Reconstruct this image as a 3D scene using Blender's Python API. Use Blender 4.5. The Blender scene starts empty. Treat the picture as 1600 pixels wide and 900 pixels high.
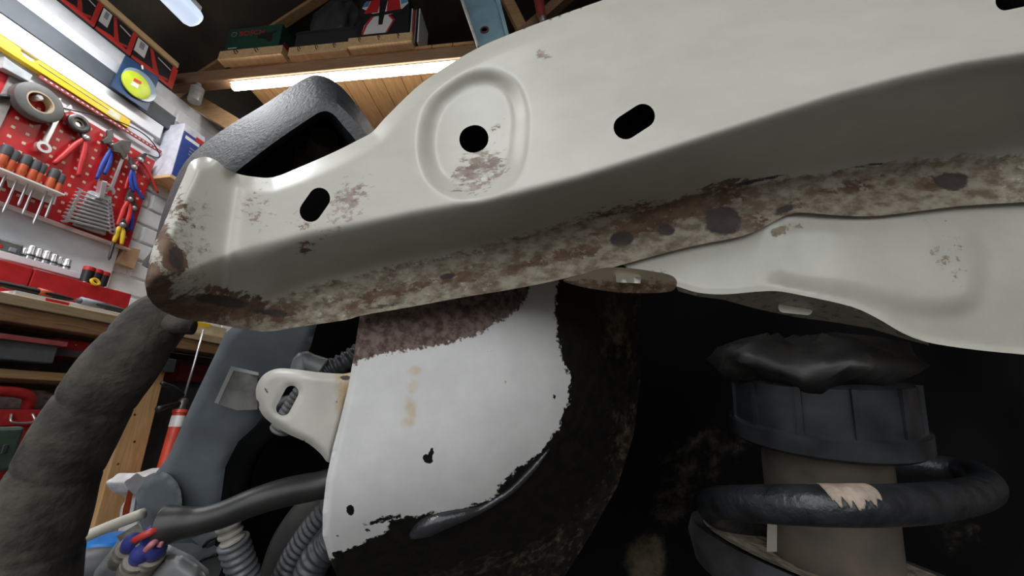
import bpy, bmesh, math, random
import numpy as np
from mathutils import Vector, Matrix
from mathutils.geometry import delaunay_2d_cdt
random.seed(7); RNG = np.random.default_rng(7)
SC = bpy.context.scene
COL = SC.collection

# ------------------------------------------------------------------ camera
FPX = 600.0
CAMZ = 0.5
def _rx(t): return np.array([[1,0,0],[0,math.cos(t),-math.sin(t)],[0,math.sin(t),math.cos(t)]])
def _rz(t): return np.array([[math.cos(t),-math.sin(t),0],[math.sin(t),math.cos(t),0],[0,0,1]])
RC = _rz(math.radians(8.0)) @ _rx(math.radians(90+17.89)) @ _rz(math.radians(-1.535))
CAMP = np.array([0.0, 0.0, CAMZ])
cd = bpy.data.cameras.new('camera'); cam = bpy.data.objects.new('camera', cd); COL.objects.link(cam)
M4 = Matrix([list(RC[i])+[CAMP[i]] for i in range(3)]+[[0,0,0,1]])
cam.matrix_world = M4
cd.sensor_width = 36.0; cd.lens = FPX/1600*36.0; cd.clip_start = 0.01; cd.clip_end = 60
SC.camera = cam

# ------------------------------------------------------------------ world and exposure
w = bpy.data.worlds.new('world'); SC.world = w; w.use_nodes = True
bg = w.node_tree.nodes['Background']
bg.inputs[1].default_value = 1.0
# overcast sky above a dark drive, reaching the garage through its open door
_n = w.node_tree.nodes; _l = w.node_tree.links
_tc = _n.new('ShaderNodeTexCoord'); _sx = _n.new('ShaderNodeSeparateXYZ'); _mr = _n.new('ShaderNodeMapRange'); _mx = _n.new('ShaderNodeMix'); _mx.data_type = 'RGBA'
_mr.inputs[1].default_value = -0.03; _mr.inputs[2].default_value = 0.05
_l.new(_tc.outputs['Generated'], _sx.inputs[0]); _l.new(_sx.outputs['Z'], _mr.inputs[0]); _l.new(_mr.outputs[0], _mx.inputs['Factor'])
_mx.inputs['A'].default_value = (0.05, 0.048, 0.045, 1); _mx.inputs['B'].default_value = (2.05, 2.12, 2.18, 1); _l.new(_mx.outputs['Result'], bg.inputs[0])
vs = SC.view_settings
vs.view_transform = 'Standard'; vs.look = 'None'; vs.exposure = 0.0; vs.gamma = 1.0; vs.use_curve_mapping = False

# ------------------------------------------------------------------ helpers
def P(x, y, d):
    """picture point at a depth d (metres along the view axis) -> world point(s)"""
    x = np.asarray(x, float); y = np.asarray(y, float); d = np.asarray(d, float)
    c = np.stack([(x-800)/FPX*d, (450-y)/FPX*d, -d+0*x], -1)
    return c @ RC.T + CAMP
def ray(x, y): return RC @ np.array([(x-800)/FPX, (450-y)/FPX, -1.0])
def W(x, y, X):
    """picture point -> point on the upright plane parallel to the left wall at world X"""
    d = ray(x, y); t = X/d[0]; return CAMP + d*t
def E(x, y, Y):
    d = ray(x, y); t = Y/d[1]; return CAMP + d*t
def H(x, y, Z):
    d = ray(x, y); t = (Z-CAMZ)/d[2]; return CAMP + d*t

MATS = {}
def mat(name, col, rough=0.5, metal=0.0, var=0.12, nscale=30.0, bump=0.0, bscale=200.0, spec=0.5, emit=None, estr=0, coat=0.0, trans=0.0, col2=None):
    if name in MATS: return MATS[name]
    m = bpy.data.materials.new(name); m.use_nodes = True
    nt = m.node_tree; b = nt.nodes['Principled BSDF']
    tc = nt.nodes.new('ShaderNodeTexCoord')
    n = nt.nodes.new('ShaderNodeTexNoise'); n.inputs['Scale'].default_value = nscale; n.inputs['Detail'].default_value = 6
    nt.links.new(tc.outputs['Object'], n.inputs['Vector'])
    cr = nt.nodes.new('ShaderNodeMix'); cr.data_type = 'RGBA'
    c2 = col2 if col2 else tuple(c*(1-var*2) for c in col)
    c1 = col if col2 else tuple(min(1, c*(1+var)) for c in col)
    cr.inputs['A'].default_value = (*c2, 1); cr.inputs['B'].default_value = (*c1, 1)
    mr = nt.nodes.new('ShaderNodeMapRange'); mr.inputs[1].default_value = 0.3; mr.inputs[2].default_value = 0.7
    nt.links.new(n.outputs['Fac'], mr.inputs[0]); nt.links.new(mr.outputs[0], cr.inputs['Factor'])
    nt.links.new(cr.outputs['Result'], b.inputs['Base Color'])
    b.inputs['Roughness'].default_value = rough; b.inputs['Metallic'].default_value = metal
    b.inputs['Specular IOR Level'].default_value = spec; b.inputs['Coat Weight'].default_value = coat
    b.inputs['Transmission Weight'].default_value = trans
    if emit:
        b.inputs['Emission Color'].default_value = (*emit, 1); b.inputs['Emission Strength'].default_value = estr
    if bump:
        n2 = nt.nodes.new('ShaderNodeTexNoise'); n2.inputs['Scale'].default_value = bscale; n2.inputs['Detail'].default_value = 4
        nt.links.new(tc.outputs['Object'], n2.inputs['Vector'])
        bp = nt.nodes.new('ShaderNodeBump'); bp.inputs['Strength'].default_value = bump; bp.inputs['Distance'].default_value = 0.002
        nt.links.new(n2.outputs['Fac'], bp.inputs['Height']); nt.links.new(bp.outputs[0], b.inputs['Normal'])
    MATS[name] = m; return m
def wood(name, light, dark, axis='Y', scale=14.0, rough=0.65):
    if name in MATS: return MATS[name]
    m = bpy.data.materials.new(name); m.use_nodes = True
    nt = m.node_tree; b = nt.nodes['Principled BSDF']
    tc = nt.nodes.new('ShaderNodeTexCoord'); mp = nt.nodes.new('ShaderNodeMapping')
    s = {'X': (0.08, 1, 1), 'Y': (1, 0.08, 1), 'Z': (1, 1, 0.08)}[axis]; mp.inputs['Scale'].default_value = s
    nt.links.new(tc.outputs['Object'], mp.inputs['Vector'])
    n = nt.nodes.new('ShaderNodeTexNoise'); n.inputs['Scale'].default_value = scale*6; n.inputs['Detail'].default_value = 5; n.inputs['Distortion'].default_value = 1.5
    nt.links.new(mp.outputs[0], n.inputs['Vector'])
    r = nt.nodes.new('ShaderNodeValToRGB'); r.color_ramp.elements[0].position = 0.32; r.color_ramp.elements[1].position = 0.68
    r.color_ramp.elements[0].color = (*dark, 1); r.color_ramp.elements[1].color = (*light, 1)
    nt.links.new(n.outputs['Fac'], r.inputs['Fac']); nt.links.new(r.outputs['Color'], b.inputs['Base Color'])
    b.inputs['Roughness'].default_value = rough
    MATS[name] = m; return m

def prop(o, label=None, cat=None, group=None, kind=None):
    if label: o['label'] = label
    if cat: o['category'] = cat
    if group: o['group'] = group
    if kind: o['kind'] = kind
    return o
def thing(name, label, cat, loc, group=None):
    o = bpy.data.objects.new(name, None); COL.objects.link(o); o.location = tuple(loc); o.empty_display_size = 0.05
    return prop(o, label, cat, group)
def wloc(o):
    v = Vector((0, 0, 0))
    while o is not None: v += o.location; o = o.parent
    return np.array(v)
class MB:
    """collects verts and faces in world space, builds one mesh object"""
    def __init__(s): s.v = []; s.f = []; s.sm = []
    def add(s, v, f, smooth=False):
        n = len(s.v); s.v += [tuple(map(float, p)) for p in v]; s.f += [tuple(i+n for i in q) for q in f]; s.sm += [smooth]*len(f); return s
    def box(s, a, b, bev=0.0):
        a = np.minimum(a, b); b = np.maximum(np.array(a), np.array(b)) if False else np.maximum(a, b)
        return s
    def build(s, name, m, parent=None, bevel=0.0, label=None, loc=None):
        me = bpy.data.meshes.new(name); o = bpy.data.objects.new(name, me); COL.objects.link(o)
        v = np.array(s.v)
        if parent is not None: o.parent = parent; off = wloc(parent)
        else:
            off = np.array([v[:, 0].mean(), v[:, 1].mean(), v[:, 2].min()]) if loc is None else np.array(loc); o.location = tuple(off)
        me.from_pydata([tuple(p) for p in v-off], [], s.f)
        if any(s.sm): me.polygons.foreach_set('use_smooth', s.sm)
        me.validate(); me.update()
        if bevel:
            md = o.modifiers.new('bevel', 'BEVEL'); md.width = bevel; md.segments = 2; md.limit_method = 'ANGLE'
        me.materials.append(m)
        if label: o['label'] = label
        return o
def boxvf(a, b):
    x0, y0, z0 = np.minimum(a, b); x1, y1, z1 = np.maximum(a, b)
    v = [(x0,y0,z0),(x1,y0,z0),(x1,y1,z0),(x0,y1,z0),(x0,y0,z1),(x1,y0,z1),(x1,y1,z1),(x0,y1,z1)]
    return v, [(0,3,2,1),(4,5,6,7),(0,1,5,4),(1,2,6,5),(2,3,7,6),(3,0,4,7)]
def box(name, a, b, m, parent=None, bevel=0.0, label=None):
    return MB().add(*boxvf(np.array(a, float), np.array(b, float))).build(name, m, parent, bevel, label)
def prism(name, pts, ext, m, parent=None, bevel=0.0, label=None, smooth=False):
    """closed 3D polygon swept along ext"""
    pts = [np.array(p, float) for p in pts]; ext = np.array(ext, float); n = len(pts)
    nrm = np.zeros(3)
    for i in range(n): nrm += np.cross(pts[i]-pts[0], pts[(i+1) % n]-pts[0])
    if nrm @ ext > 0: pts = pts[::-1]
    v = pts + [p+ext for p in pts]
    f = [tuple(range(n)), tuple(range(2*n-1, n-1, -1))] + [(i, i+n, (i+1) % n+n, (i+1) % n) for i in range(n)]
    f = [f[0], f[1]] + [(a, d, c, b)[::-1] if False else (a, b, c, d) for (a, b, c, d) in f[2:]]
    o = MB().add(v, f).build(name, m, parent, bevel, label)
    fixn(o); return o
def fixn(o):
    bm = bmesh.new(); bm.from_mesh(o.data); bmesh.ops.recalc_face_normals(bm, faces=bm.faces); bm.to_mesh(o.data); bm.free()
def crom(pts, n):
    """smooth resample of a polyline with any number of columns"""
    p = np.array(pts, float)
    if len(p) < 3: t = np.linspace(0, 1, n)[:, None]; return p[0]*(1-t)+p[-1]*t
    q = np.vstack([2*p[0]-p[1], p, 2*p[-1]-p[-2]]); out = []
    for u in np.linspace(0, len(p)-1-1e-9, n):
        i = int(u); t = u-i; a, b, c, d = q[i], q[i+1], q[i+2], q[i+3]
        out.append(0.5*((2*b)+(-a+c)*t+(2*a-5*b+4*c-d)*t*t+(-a+3*b-3*c+d)*t**3))
    return np.array(out)
def tubevf(pts, rad, n=14, flat=1.0, up=None):
    pts = np.array(pts, float); rad = np.ones(len(pts))*rad if np.isscalar(rad) else np.array(rad)
    T = np.gradient(pts, axis=0); T /= np.linalg.norm(T, axis=1)[:, None]+1e-12
    u = np.array(up if up is not None else (0.13, 0.27, 0.95)); v = []
    for i in range(len(pts)):
        u = u-T[i]*(u@T[i]); u /= np.linalg.norm(u); b = np.cross(T[i], u)
        for k in range(n):
            a = 2*math.pi*k/n; v.append(pts[i]+rad[i]*(math.cos(a)*u*flat+math.sin(a)*b))
    f = []
    for i in range(len(pts)-1):
        for k in range(n): k2 = (k+1) % n; f.append((i*n+k, i*n+k2, (i+1)*n+k2, (i+1)*n+k))
    f.append(tuple(range(n))[::-1]); f.append(tuple((len(pts)-1)*n+k for k in range(n)))
    return v, f
def tube(name, pts, rad, m, parent=None, n=14, res=0, flat=1.0, up=None, label=None):
    pts = np.array(pts, float); 
    if res:
        if not np.isscalar(rad):
            q = crom(np.hstack([pts, np.array(rad, float)[:, None]]), res); pts, rad = q[:, :3], np.maximum(q[:, 3], 1e-5)
        else: pts = crom(pts, res)
    v, f = tubevf(pts, rad, n, flat, up)
    o = MB().add(v, f, True).build(name, m, parent, 0, label)
    fixn(o); return o
def lathe(name, p0, axis, prof, m, parent=None, n=32, label=None, closed=False):
    """prof: (distance along axis, radius)"""
    p0 = np.array(p0, float); ax = np.array(axis, float); ax /= np.linalg.norm(ax)
    u = np.cross(ax, (0.31, 0.5, 0.2)); u /= np.linalg.norm(u); b = np.cross(ax, u); v = []; f = []
    for (h, r) in prof:
        for k in range(n):
            a = 2*math.pi*k/n; v.append(p0+ax*h+max(r, 1e-5)*(math.cos(a)*u+math.sin(a)*b))
    L = len(prof)
    for i in range(L-1 if not closed else L):
        j = (i+1) % L
        for k in range(n): k2 = (k+1) % n; f.append((i*n+k, i*n+k2, j*n+k2, j*n+k))
    if not closed: f.append(tuple(range(n))[::-1]); f.append(tuple((L-1)*n+k for k in range(n)))
    o = MB().add(v, f, True).build(name, m, parent, 0, label); fixn(o)
    md = o.modifiers.new('split', 'EDGE_SPLIT'); md.split_angle = math.radians(40)
    return o
def copyo(o, parent=None, loc=None):
    c = o.copy(); COL.objects.link(c)
    if parent is not None: c.parent = parent
    if loc is not None: c.location = tuple(loc)
    return c
# points on the wall plane
def wprism(name, px, X, t, m, parent=None, bevel=0.0, label=None):
    return prism(name, [W(x, y, X) for x, y in px], (t, 0, 0), m, parent, bevel, label)
def wtube(name, px, X, rad, m, parent=None, n=10, res=0, label=None, flat=1.0):
    pts = []
    for q in px: pts.append(W(q[0], q[1], X + (q[2] if len(q) > 2 else 0)))
    return tube(name, pts, rad, m, parent, n, res, flat, (1, 0.01, 0.02), label)
def wrect(x0, y0, x1, y1, X):
    """two picture corners (upper left, lower right) -> (Ymin,Zmin,Ymax,Zmax) on plane X"""
    a = W(x0, y0, X); b = W(x1, y1, X); return min(a[1], b[1]), min(a[2], b[2]), max(a[1], b[1]), max(a[2], b[2])

# ------------------------------------------------------------------ pressed sheets
def inpoly(x, y, poly):
    poly = np.array(poly, float); ins = np.zeros(x.shape, bool); n = len(poly)
    for i in range(n):
        x0, y0 = poly[i]; x1, y1 = poly[(i+1) % n]
        c = ((y0 > y) != (y1 > y)); 
        with np.errstate(divide='ignore', invalid='ignore'): ins ^= c & (x < (x1-x0)*(y-y0)/(y1-y0+1e-30)+x0)
    return ins
def pdist(x, y, poly, closed=True):
    poly = np.array(poly, float); d = np.full(x.shape, 1e9); n = len(poly)
    for i in range(n if closed else n-1):
        a = poly[i]; b = poly[(i+1) % n]; e = b-a; t = np.clip(((x-a[0])*e[0]+(y-a[1])*e[1])/(e@e+1e-12), 0, 1)
        d = np.minimum(d, np.hypot(x-a[0]-t*e[0], y-a[1]-t*e[1]))
    return d
def resamp(poly, step, closed=True):
    out = []; n = len(poly)
    for i in range(n if closed else n-1):
        a = np.array(poly[i], float); b = np.array(poly[(i+1) % n], float); k = max(1, int(round(np.linalg.norm(b-a)/step)))
        for j in range(k): out.append(a+(b-a)*j/k)
    if not closed: out.append(np.array(poly[-1], float))
    return np.array(out)
def smoothpoly(pts, closed=True, per=8):
    p = np.array(pts, float)
    if closed:
        q = np.vstack([p[-2:], p, p[:2]]); r = crom(q, (len(q)-1)*per+1); return r[2*per:(2+len(p))*per]
    return crom(p, (len(p)-1)*per+1)
def slot(cx, cy, L, Wd, ang, n=12):
    """slot outline: length L, width Wd, ang degrees (picture, anticlockwise)"""
    a = math.radians(ang); r = Wd/2; h = max(L/2-r, 0); pts = []
    for k in range(n+1): t = -math.pi/2+math.pi*k/n; pts.append((h+r*math.cos(t), r*math.sin(t)))
    for k in range(n+1): t = math.pi/2+math.pi*k/n; pts.append((-h+r*math.cos(t), r*math.sin(t)))
    return [(cx+u*math.cos(a)+v*math.sin(a), cy-u*math.sin(a)+v*math.cos(a)) for u, v in pts]
def sheet(name, outline, depth, m, parent=None, holes=(), step=6.0, thick=0.0015, attrs=None, label=None):
    """pressed sheet: outline and holes as seen, depth(x,y) in metres, real thickness behind"""
    ol = resamp(outline, step); hs = [resamp(h, min(step, 4)) for h in holes]
    x0, y0 = ol.min(0); x1, y1 = ol.max(0)
    gx, gy = np.meshgrid(np.arange(x0, x1, step), np.arange(y0, y1, step*0.866)); gx = gx+((np.arange(gx.shape[0]) % 2)*step/2)[:, None]
    gx = gx.ravel(); gy = gy.ravel(); ok = inpoly(gx, gy, ol) & (pdist(gx, gy, ol) > step*0.55)
    for h in hs: ok &= ~inpoly(gx, gy, h) & (pdist(gx, gy, h) > min(step, 4)*0.6)
    pts = [tuple(p) for p in ol]; edges = [(i, (i+1) % len(ol)) for i in range(len(ol))]
    for h in hs:
        n0 = len(pts); pts += [tuple(p) for p in h]; edges += [(n0+i, n0+(i+1) % len(h)) for i in range(len(h))]
    pts += list(zip(gx[ok], gy[ok]))
    r = delaunay_2d_cdt([Vector((float(a), float(b))) for a, b in pts], edges, [], 0, 1e-4)
    xy = np.array([(v.x, v.y) for v in r[0]]); tri = np.array([t for t in r[2] if len(t) == 3])
    c = xy[tri].mean(1); keep = inpoly(c[:, 0], c[:, 1], ol)
    for h in hs: keep &= ~inpoly(c[:, 0], c[:, 1], h)
    tri = tri[keep]; d = depth(xy[:, 0], xy[:, 1]); v = P(xy[:, 0], xy[:, 1], d)
    # orientation towards the viewer
    a, b, cc = v[tri[:, 0]], v[tri[:, 1]], v[tri[:, 2]]; nr = np.cross(b-a, cc-a); flip = (nr*(CAMP-a)).sum(1) < 0
    tri[flip] = tri[flip][:, ::-1]
    if thick:   # back skin and rim
        n0 = len(v); vb = P(xy[:, 0], xy[:, 1], d+thick); v = np.vstack([v, vb]); xy = np.vstack([xy, xy])
        cnt = {}
        for t in tri:
            for i in range(3): cnt[(int(t[i]), int(t[(i+1) % 3]))] = 1
        rim = [(i, j) for (i, j) in cnt if (j, i) not in cnt]
        fl = [tuple(int(i) for i in t) for t in tri]+[tuple(int(i)+n0 for i in t[::-1]) for t in tri]+[(j, i, i+n0, j+n0) for i, j in rim]
    else: fl = [tuple(int(i) for i in t) for t in tri]; rim = []
    me = bpy.data.meshes.new(name); o = bpy.data.objects.new(name, me); COL.objects.link(o)
    off = wloc(parent) if parent is not None else v.mean(0)
    if parent is not None: o.parent = parent
    else: o.location = tuple(off)
    me.from_pydata([tuple(p) for p in v-off], [], fl)
    me.polygons.foreach_set('use_smooth', [True]*(len(fl)-len(rim))+[False]*len(rim))
    if rim:
        es = {tuple(sorted(e)) for e in rim}; es |= {(a_+n0, b_+n0) for a_, b_ in es}; sh = me.attributes.new('sharp_edge', 'BOOLEAN', 'EDGE')
        sh.data.foreach_set('value', [tuple(sorted(e.vertices)) in es for e in me.edges])
    for k, fn in (attrs or {}).items():
        at = me.attributes.new(k, 'FLOAT', 'POINT'); at.data.foreach_set('value', np.asarray(fn(xy[:, 0], xy[:, 1]), np.float32))
    me.update(); me.materials.append(m)
    if label: o['label'] = label
    return o
def sstep(a, b, x): t = np.clip((x-a)/(b-a), 0, 1); return t*t*(3-2*t)
def blobs(lst):
    """patches of wear: (cx, cy, rx, ry, angle, strength) -> field in 0..1"""
    def fn(x, y):
        r = np.zeros(x.shape)
        for cx, cy, rx, ry, an, s in lst:
            a = math.radians(an); u = (x-cx)*math.cos(a)-(y-cy)*math.sin(a); v = (x-cx)*math.sin(a)+(y-cy)*math.cos(a)
            r = np.maximum(r, s*np.clip(1.25-0.75*np.hypot(u/rx, v/ry), 0, 1))
        return r
    return fn

def painted(name, base, rough, layers, bump=0.25, var=0.05, aniso=1.0, spec=0.5):
    """paint with worn layers; layers: (attribute, colour a, colour b, roughness, noise scale, raggedness, edge)"""
    m = bpy.data.materials.new(name); m.use_nodes = True; nt = m.node_tree; b = nt.nodes['Principled BSDF']; L = nt.links.new
    tc = nt.nodes.new('ShaderNodeTexCoord'); mp = nt.nodes.new('ShaderNodeMapping'); mp.inputs['Scale'].default_value = (aniso, 1, 1); L(tc.outputs['Object'], mp.inputs['Vector'])
    def noise(s, d=6, rg=0.6):
        n = nt.nodes.new('ShaderNodeTexNoise'); n.inputs['Scale'].default_value = s; n.inputs['Detail'].default_value = d; n.inputs['Roughness'].default_value = rg
        L(mp.outputs[0], n.inputs['Vector']); return n.outputs['Fac']
    def rng(x, a, c):
        r = nt.nodes.new('ShaderNodeMapRange'); r.interpolation_type = 'SMOOTHSTEP'; r.inputs[1].default_value = a; r.inputs[2].default_value = c; L(x, r.inputs[0]); return r.outputs[0]
    def mix(f, a, c):
        x = nt.nodes.new('ShaderNodeMix'); x.data_type = 'RGBA'; L(f, x.inputs['Factor'])
        for s, v in (('A', a), ('B', c)):
            if isinstance(v, tuple): x.inputs[s].default_value = (*v, 1)
            else: L(v, x.inputs[s])
        return x.outputs['Result']
    def mixf(f, a, c):
        x = nt.nodes.new('ShaderNodeMix'); x.data_type = 'FLOAT'; L(f, x.inputs['Factor'])
        for s, v in (('A', a), ('B', c)):
            if isinstance(v, (int, float)): x.inputs[s].default_value = v
            else: L(v, x.inputs[s])
        return x.outputs['Result']
    def math_(op, a, c):
        x = nt.nodes.new('ShaderNodeMath'); x.operation = op
        for i, v in enumerate((a, c)):
            if isinstance(v, (int, float)): x.inputs[i].default_value = v
            else: L(v, x.inputs[i])
        return x.outputs[0]
    col = mix(rng(noise(35), 0.3, 0.7), tuple(c*(1-var) for c in base), tuple(min(1, c*(1+var)) for c in base))
    rg = rough; hgt = math_('MULTIPLY', noise(900, 2), 0.08)
    for (att, ca, cb, rr, ns, rag, edge) in layers:
        a = nt.nodes.new('ShaderNodeAttribute'); a.attribute_name = att
        nz = noise(ns, 8, 0.68)
        v = math_('ADD', a.outputs['Fac'], math_('MULTIPLY', math_('SUBTRACT', nz, 0.5), rag))
        gate = rng(a.outputs['Fac'], 0.02, 0.15)
        fac = math_('MULTIPLY', rng(v, 0.5-edge, 0.5+edge), gate)
        lc = mix(rng(noise(ns*0.55+7, 9, 0.62), 0.35, 0.65), ca, cb)
        col = mix(fac, col, lc); rg = mixf(fac, rg, rr)
        hgt = math_('ADD', hgt, math_('MULTIPLY', fac, math_('ADD', math_('MULTIPLY', noise(ns*3, 5), 0.9), -0.6)))
    L(col, b.inputs['Base Color']); b.inputs['Specular IOR Level'].default_value = spec
    if isinstance(rg, (int, float)): b.inputs['Roughness'].default_value = rg
    else: L(rg, b.inputs['Roughness'])
    bp = nt.nodes.new('ShaderNodeBump'); bp.inputs['Strength'].default_value = bump; bp.inputs['Distance'].default_value = 0.0012
    L(hgt, bp.inputs['Height']); L(bp.outputs[0], b.inputs['Normal'])
    return m

# ------------------------------------------------------------------ the garage shell
WX = -1.70                      # inner face of the left wall
ZT = CAMZ+1.43                  # top of the left wall
m_white = mat('white_wall_paint', (0.80, 0.81, 0.83), 0.7, var=0.03, bump=0.3, bscale=120)
m_mortar = mat('white_painted_mortar', (0.72, 0.73, 0.75), 0.8, var=0.05, bump=0.4, bscale=150)
m_conc = mat('grey_concrete', (0.055, 0.052, 0.048), 0.85, var=0.2, nscale=6, bump=0.5, bscale=60)
m_felt = mat('dark_roofing_felt', (0.105, 0.088, 0.072), 0.95, var=0.25, nscale=4, bump=0.3, bscale=80)
W_ROOF = wood('roof_timber', (0.36, 0.215, 0.125), (0.24, 0.135, 0.072), 'X')
W_PLANK = wood('loft_plank_timber', (0.62, 0.36, 0.16), (0.44, 0.23, 0.09), 'Y')
W_PALE = wood('pale_new_timber', (0.78, 0.55, 0.31), (0.60, 0.37, 0.17), 'Y')
W_POST = wood('bench_leg_timber', (0.82, 0.52, 0.25), (0.66, 0.37, 0.15), 'Z')
W_BENCH = wood('bench_front_timber', (0.42, 0.24, 0.12), (0.26, 0.13, 0.06), 'Y')

def struct(o): o['kind'] = 'structure'; return o
struct(box('floor', (-1.9, -2.6, -0.05), (2.6, 3.4, 0.0), m_conc))
wl = struct(box('wall_left', (WX-0.10, -2.6, 0.0), (WX-0.006, 3.4, ZT), m_mortar))
# painted bricks of the left wall
bL, bH, mo = 0.215, 0.065, 0.010
brick0 = None; wlo = np.array(wl.location)
def brick(y, z, L):
    global brick0
    key = 'full' if L > 0.2 else 'half'
    o = box('brick', (WX-0.03, y, z), (WX, y+L, z+bH), m_white, wl, 0.004)
    return o
proto = {}
for r in range(0, 26):
    z = 0.005+r*(bH+mo)
    if z+bH > ZT: break
    y = 0.30-(0.1125 if r % 2 else 0); 
    while y < 2.75:
        if 'b' not in proto:
            proto['b'] = brick(0, 0, bL); pb = proto['b']; pb.location = (0-0, y, z)
        else: copyo(proto['b'], wl, (0.0015*random.uniform(-1, 1), y, z))
        y += bL+mo
pb.location = (0, 0.30, 0.005)
struct(box('wall_end', (-1.9, 3.35, 0.0), (2.6, 3.45, 3.6), mat('dark_gable_boards', (0.10, 0.085, 0.07), 0.9, var=0.2)))
struct(box('wall_right', (2.55, -2.6, 0.0), (2.65, 3.4, 2.2), mat('brown_wall_boards', (0.22, 0.16, 0.11), 0.8)))
# pitched roof, felt seen from below
rs = 0.68; rx0, rz0 = -1.95, ZT+0.02-0.25*0.68+0.25
rg_x = 0.45; rg_z = rz0+(rg_x-rx0)*rs
struct(prism('ceiling', [(rx0, -2.6, rz0), (rg_x, -2.6, rg_z), (rg_x, -2.6, rg_z+0.03), (rx0, -2.6, rz0+0.03)], (0, 6.1, 0), m_felt))
struct(prism('ceiling', [(2.85, -2.6, rz0), (rg_x, -2.6, rg_z), (rg_x, -2.6, rg_z+0.03), (2.85, -2.6, rz0+0.03)], (0, 6.1, 0), m_felt))
def zroof(x): return rz0+(x-rx0)*rs

# trims along the left wall
def strip(name, pxa, pxb, X, t, m, y0=0.2, y1=None, kind=True, parent=None):
    """long rail along the wall; pxa = a point of its top edge, pxb = of its bottom edge"""
    zt = W(*pxa, X)[2]; zb = W(*pxb, X)[2]
    o = box(name, (X-t, y0, zb), (X, y1, zt), m, parent, 0.002)
    if kind: struct(o)
    return o
m_rail = mat('slate_grey_conduit', (0.065, 0.078, 0.095), 0.5, var=0.15, nscale=12)
yR = W(272, 196, -1.675)[1]
strip('trim_1', (150, 91), (150, 123), -1.675, 0.025, m_rail, 0.1, yR)
m_board = mat('white_laminate_board', (0.83, 0.84, 0.86), 0.45, var=0.02)
strip('trim_2', (150, 124), (150, 151), -1.678, 0.02, m_board, 0.1, W(252, 212, -1.678)[1])
# smooth white backing board under the peg board, down to the bench
struct(box('wall_panel', (WX, 0.1, 0.80), (WX+0.012, 1.13, W(60, 40, -1.69)[2]), mat('pale_grey_backing_board', (0.72, 0.74, 0.77), 0.55, var=0.03)))

# ------------------------------------------------------------------ roof timbers, shelf and lamps
YB = 1.20
def ebox(name, x0, y0, x1, y1, Y, t, m, parent=None, bevel=0.002, label=None):
    a = E(x0, y0, Y); b = E(x1, y1, Y)
    return box(name, (a[0], Y, a[2]), (b[0], Y+t, b[2]), m, parent, bevel, label)
zb_t = E(330, 106, YB)[2]; zb_b = zb_t-0.066
SKEW = []            # beam and shelf stand a few degrees out of square with the wall
beam = box('tie_beam', (-1.85, YB, zb_b), (1.6, YB+0.055, zb_t), W_ROOF, None, 0.003)
prop(beam, 'brown timber tie beam above the lit tube, spanning between the walls', 'beam')
def bar(name, p, q, wd, th, m, nrm=(0, 1, 0), parent=None, label=None):
    """straight timber from p to q, wd wide in the plane normal to nrm, th thick along nrm"""
    p = np.array(p, float); q = np.array(q, float); n = np.array(nrm, float); d = q-p; s = np.cross(d, n); s /= np.linalg.norm(s); s *= wd/2
    return prism(name, [p+s, q+s, q-s, p-s], n*th, m, parent, 0.002, label)
W_RAFT = wood('rafter_timber', (0.56, 0.35, 0.18), (0.38, 0.21, 0.09), 'X')
a = E(268, 132, YB+0.06); d = np.array([1, 0, rs])/math.hypot(1, rs); b = a+d*1.9
prop(bar('rafter', a-d*0.05, b, 0.085, 0.045, W_RAFT), 'sloping pale rafter rising from the wall top behind the green box', 'rafter')
a = E(292, 150, YB+0.10); b = E(368, 196, YB+0.10)
prop(bar('brace', a, b+(b-a)*0.8, 0.075, 0.045, W_RAFT), 'short timber brace slanting down below the tie beam near the wall', 'brace')
# wall plate timber above the red boxes
zt1 = W(215, 52, -1.69)[2]
prop(box('wall_plate', (-1.74, -0.4, zt1-0.004), (-1.685, W(277, 108, -1.69)[1], zt1+0.024), W_PALE, None, 0.003), 'long pale batten running above the row of red and black boxes', 'batten')

# slatted loft shelf: planks over the beam plus three short front boards
shelf = thing('loft_shelf', 'slatted timber loft shelf resting on top of the tie beam', 'shelf', (-0.9, YB, zb_t))
zp = zb_t; YF = 1.15
xs = [E(345, 100, 1.17)[0]+0.0+i*0.0985 for i in range(14)]
pk = None
for i, x in enumerate(xs):
    L0, L1 = YF+0.045, 2.3
    o = box('plank', (x, L0, zp), (x+0.0955, L1, zp+0.018), W_PLANK, shelf, 0.0015) if pk is None else copyo(pk, shelf, (i*0.0985, 0, random.uniform(-.0007, .0007)))
    pk = pk or o
for (x0, y0, x1, y1, dy) in [(338, 74, 431, 68, 0.0), (437, 90, 528, 80, 0.015), (527, 82, 630, 66, 0.0)]:
    a = E(x0, y0, YF+dy); b = E(x1, y1, YF+dy); zf = zp-0.004
    o = box('front_board', (a[0], YF+dy, zp+0.0), (b[0], YF+dy+0.045, zp+0.052), W_PALE, shelf, 0.002)
    n = 2 if x0 < 400 else 3
    for k in range(n):
        xx = a[0]+(b[0]-a[0])*(0.3+0.32*k) if n == 2 else a[0]+(b[0]-a[0])*(0.2+0.3*k)
        hk = tube('cup_hook', [(xx, YF+dy, zp+0.034), (xx, YF+dy-0.012, zp+0.036), (xx, YF+dy-0.020, zp+0.026), (xx, YF+dy-0.012, zp+0.015), (xx, YF+dy-0.004, zp+0.018)], 0.0018, mat('black_steel', (0.02, 0.02, 0.02), 0.4, 0.8), shelf, 6, 14)
ZS = zp+0.052   # boxes stand on the front boards
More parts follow.
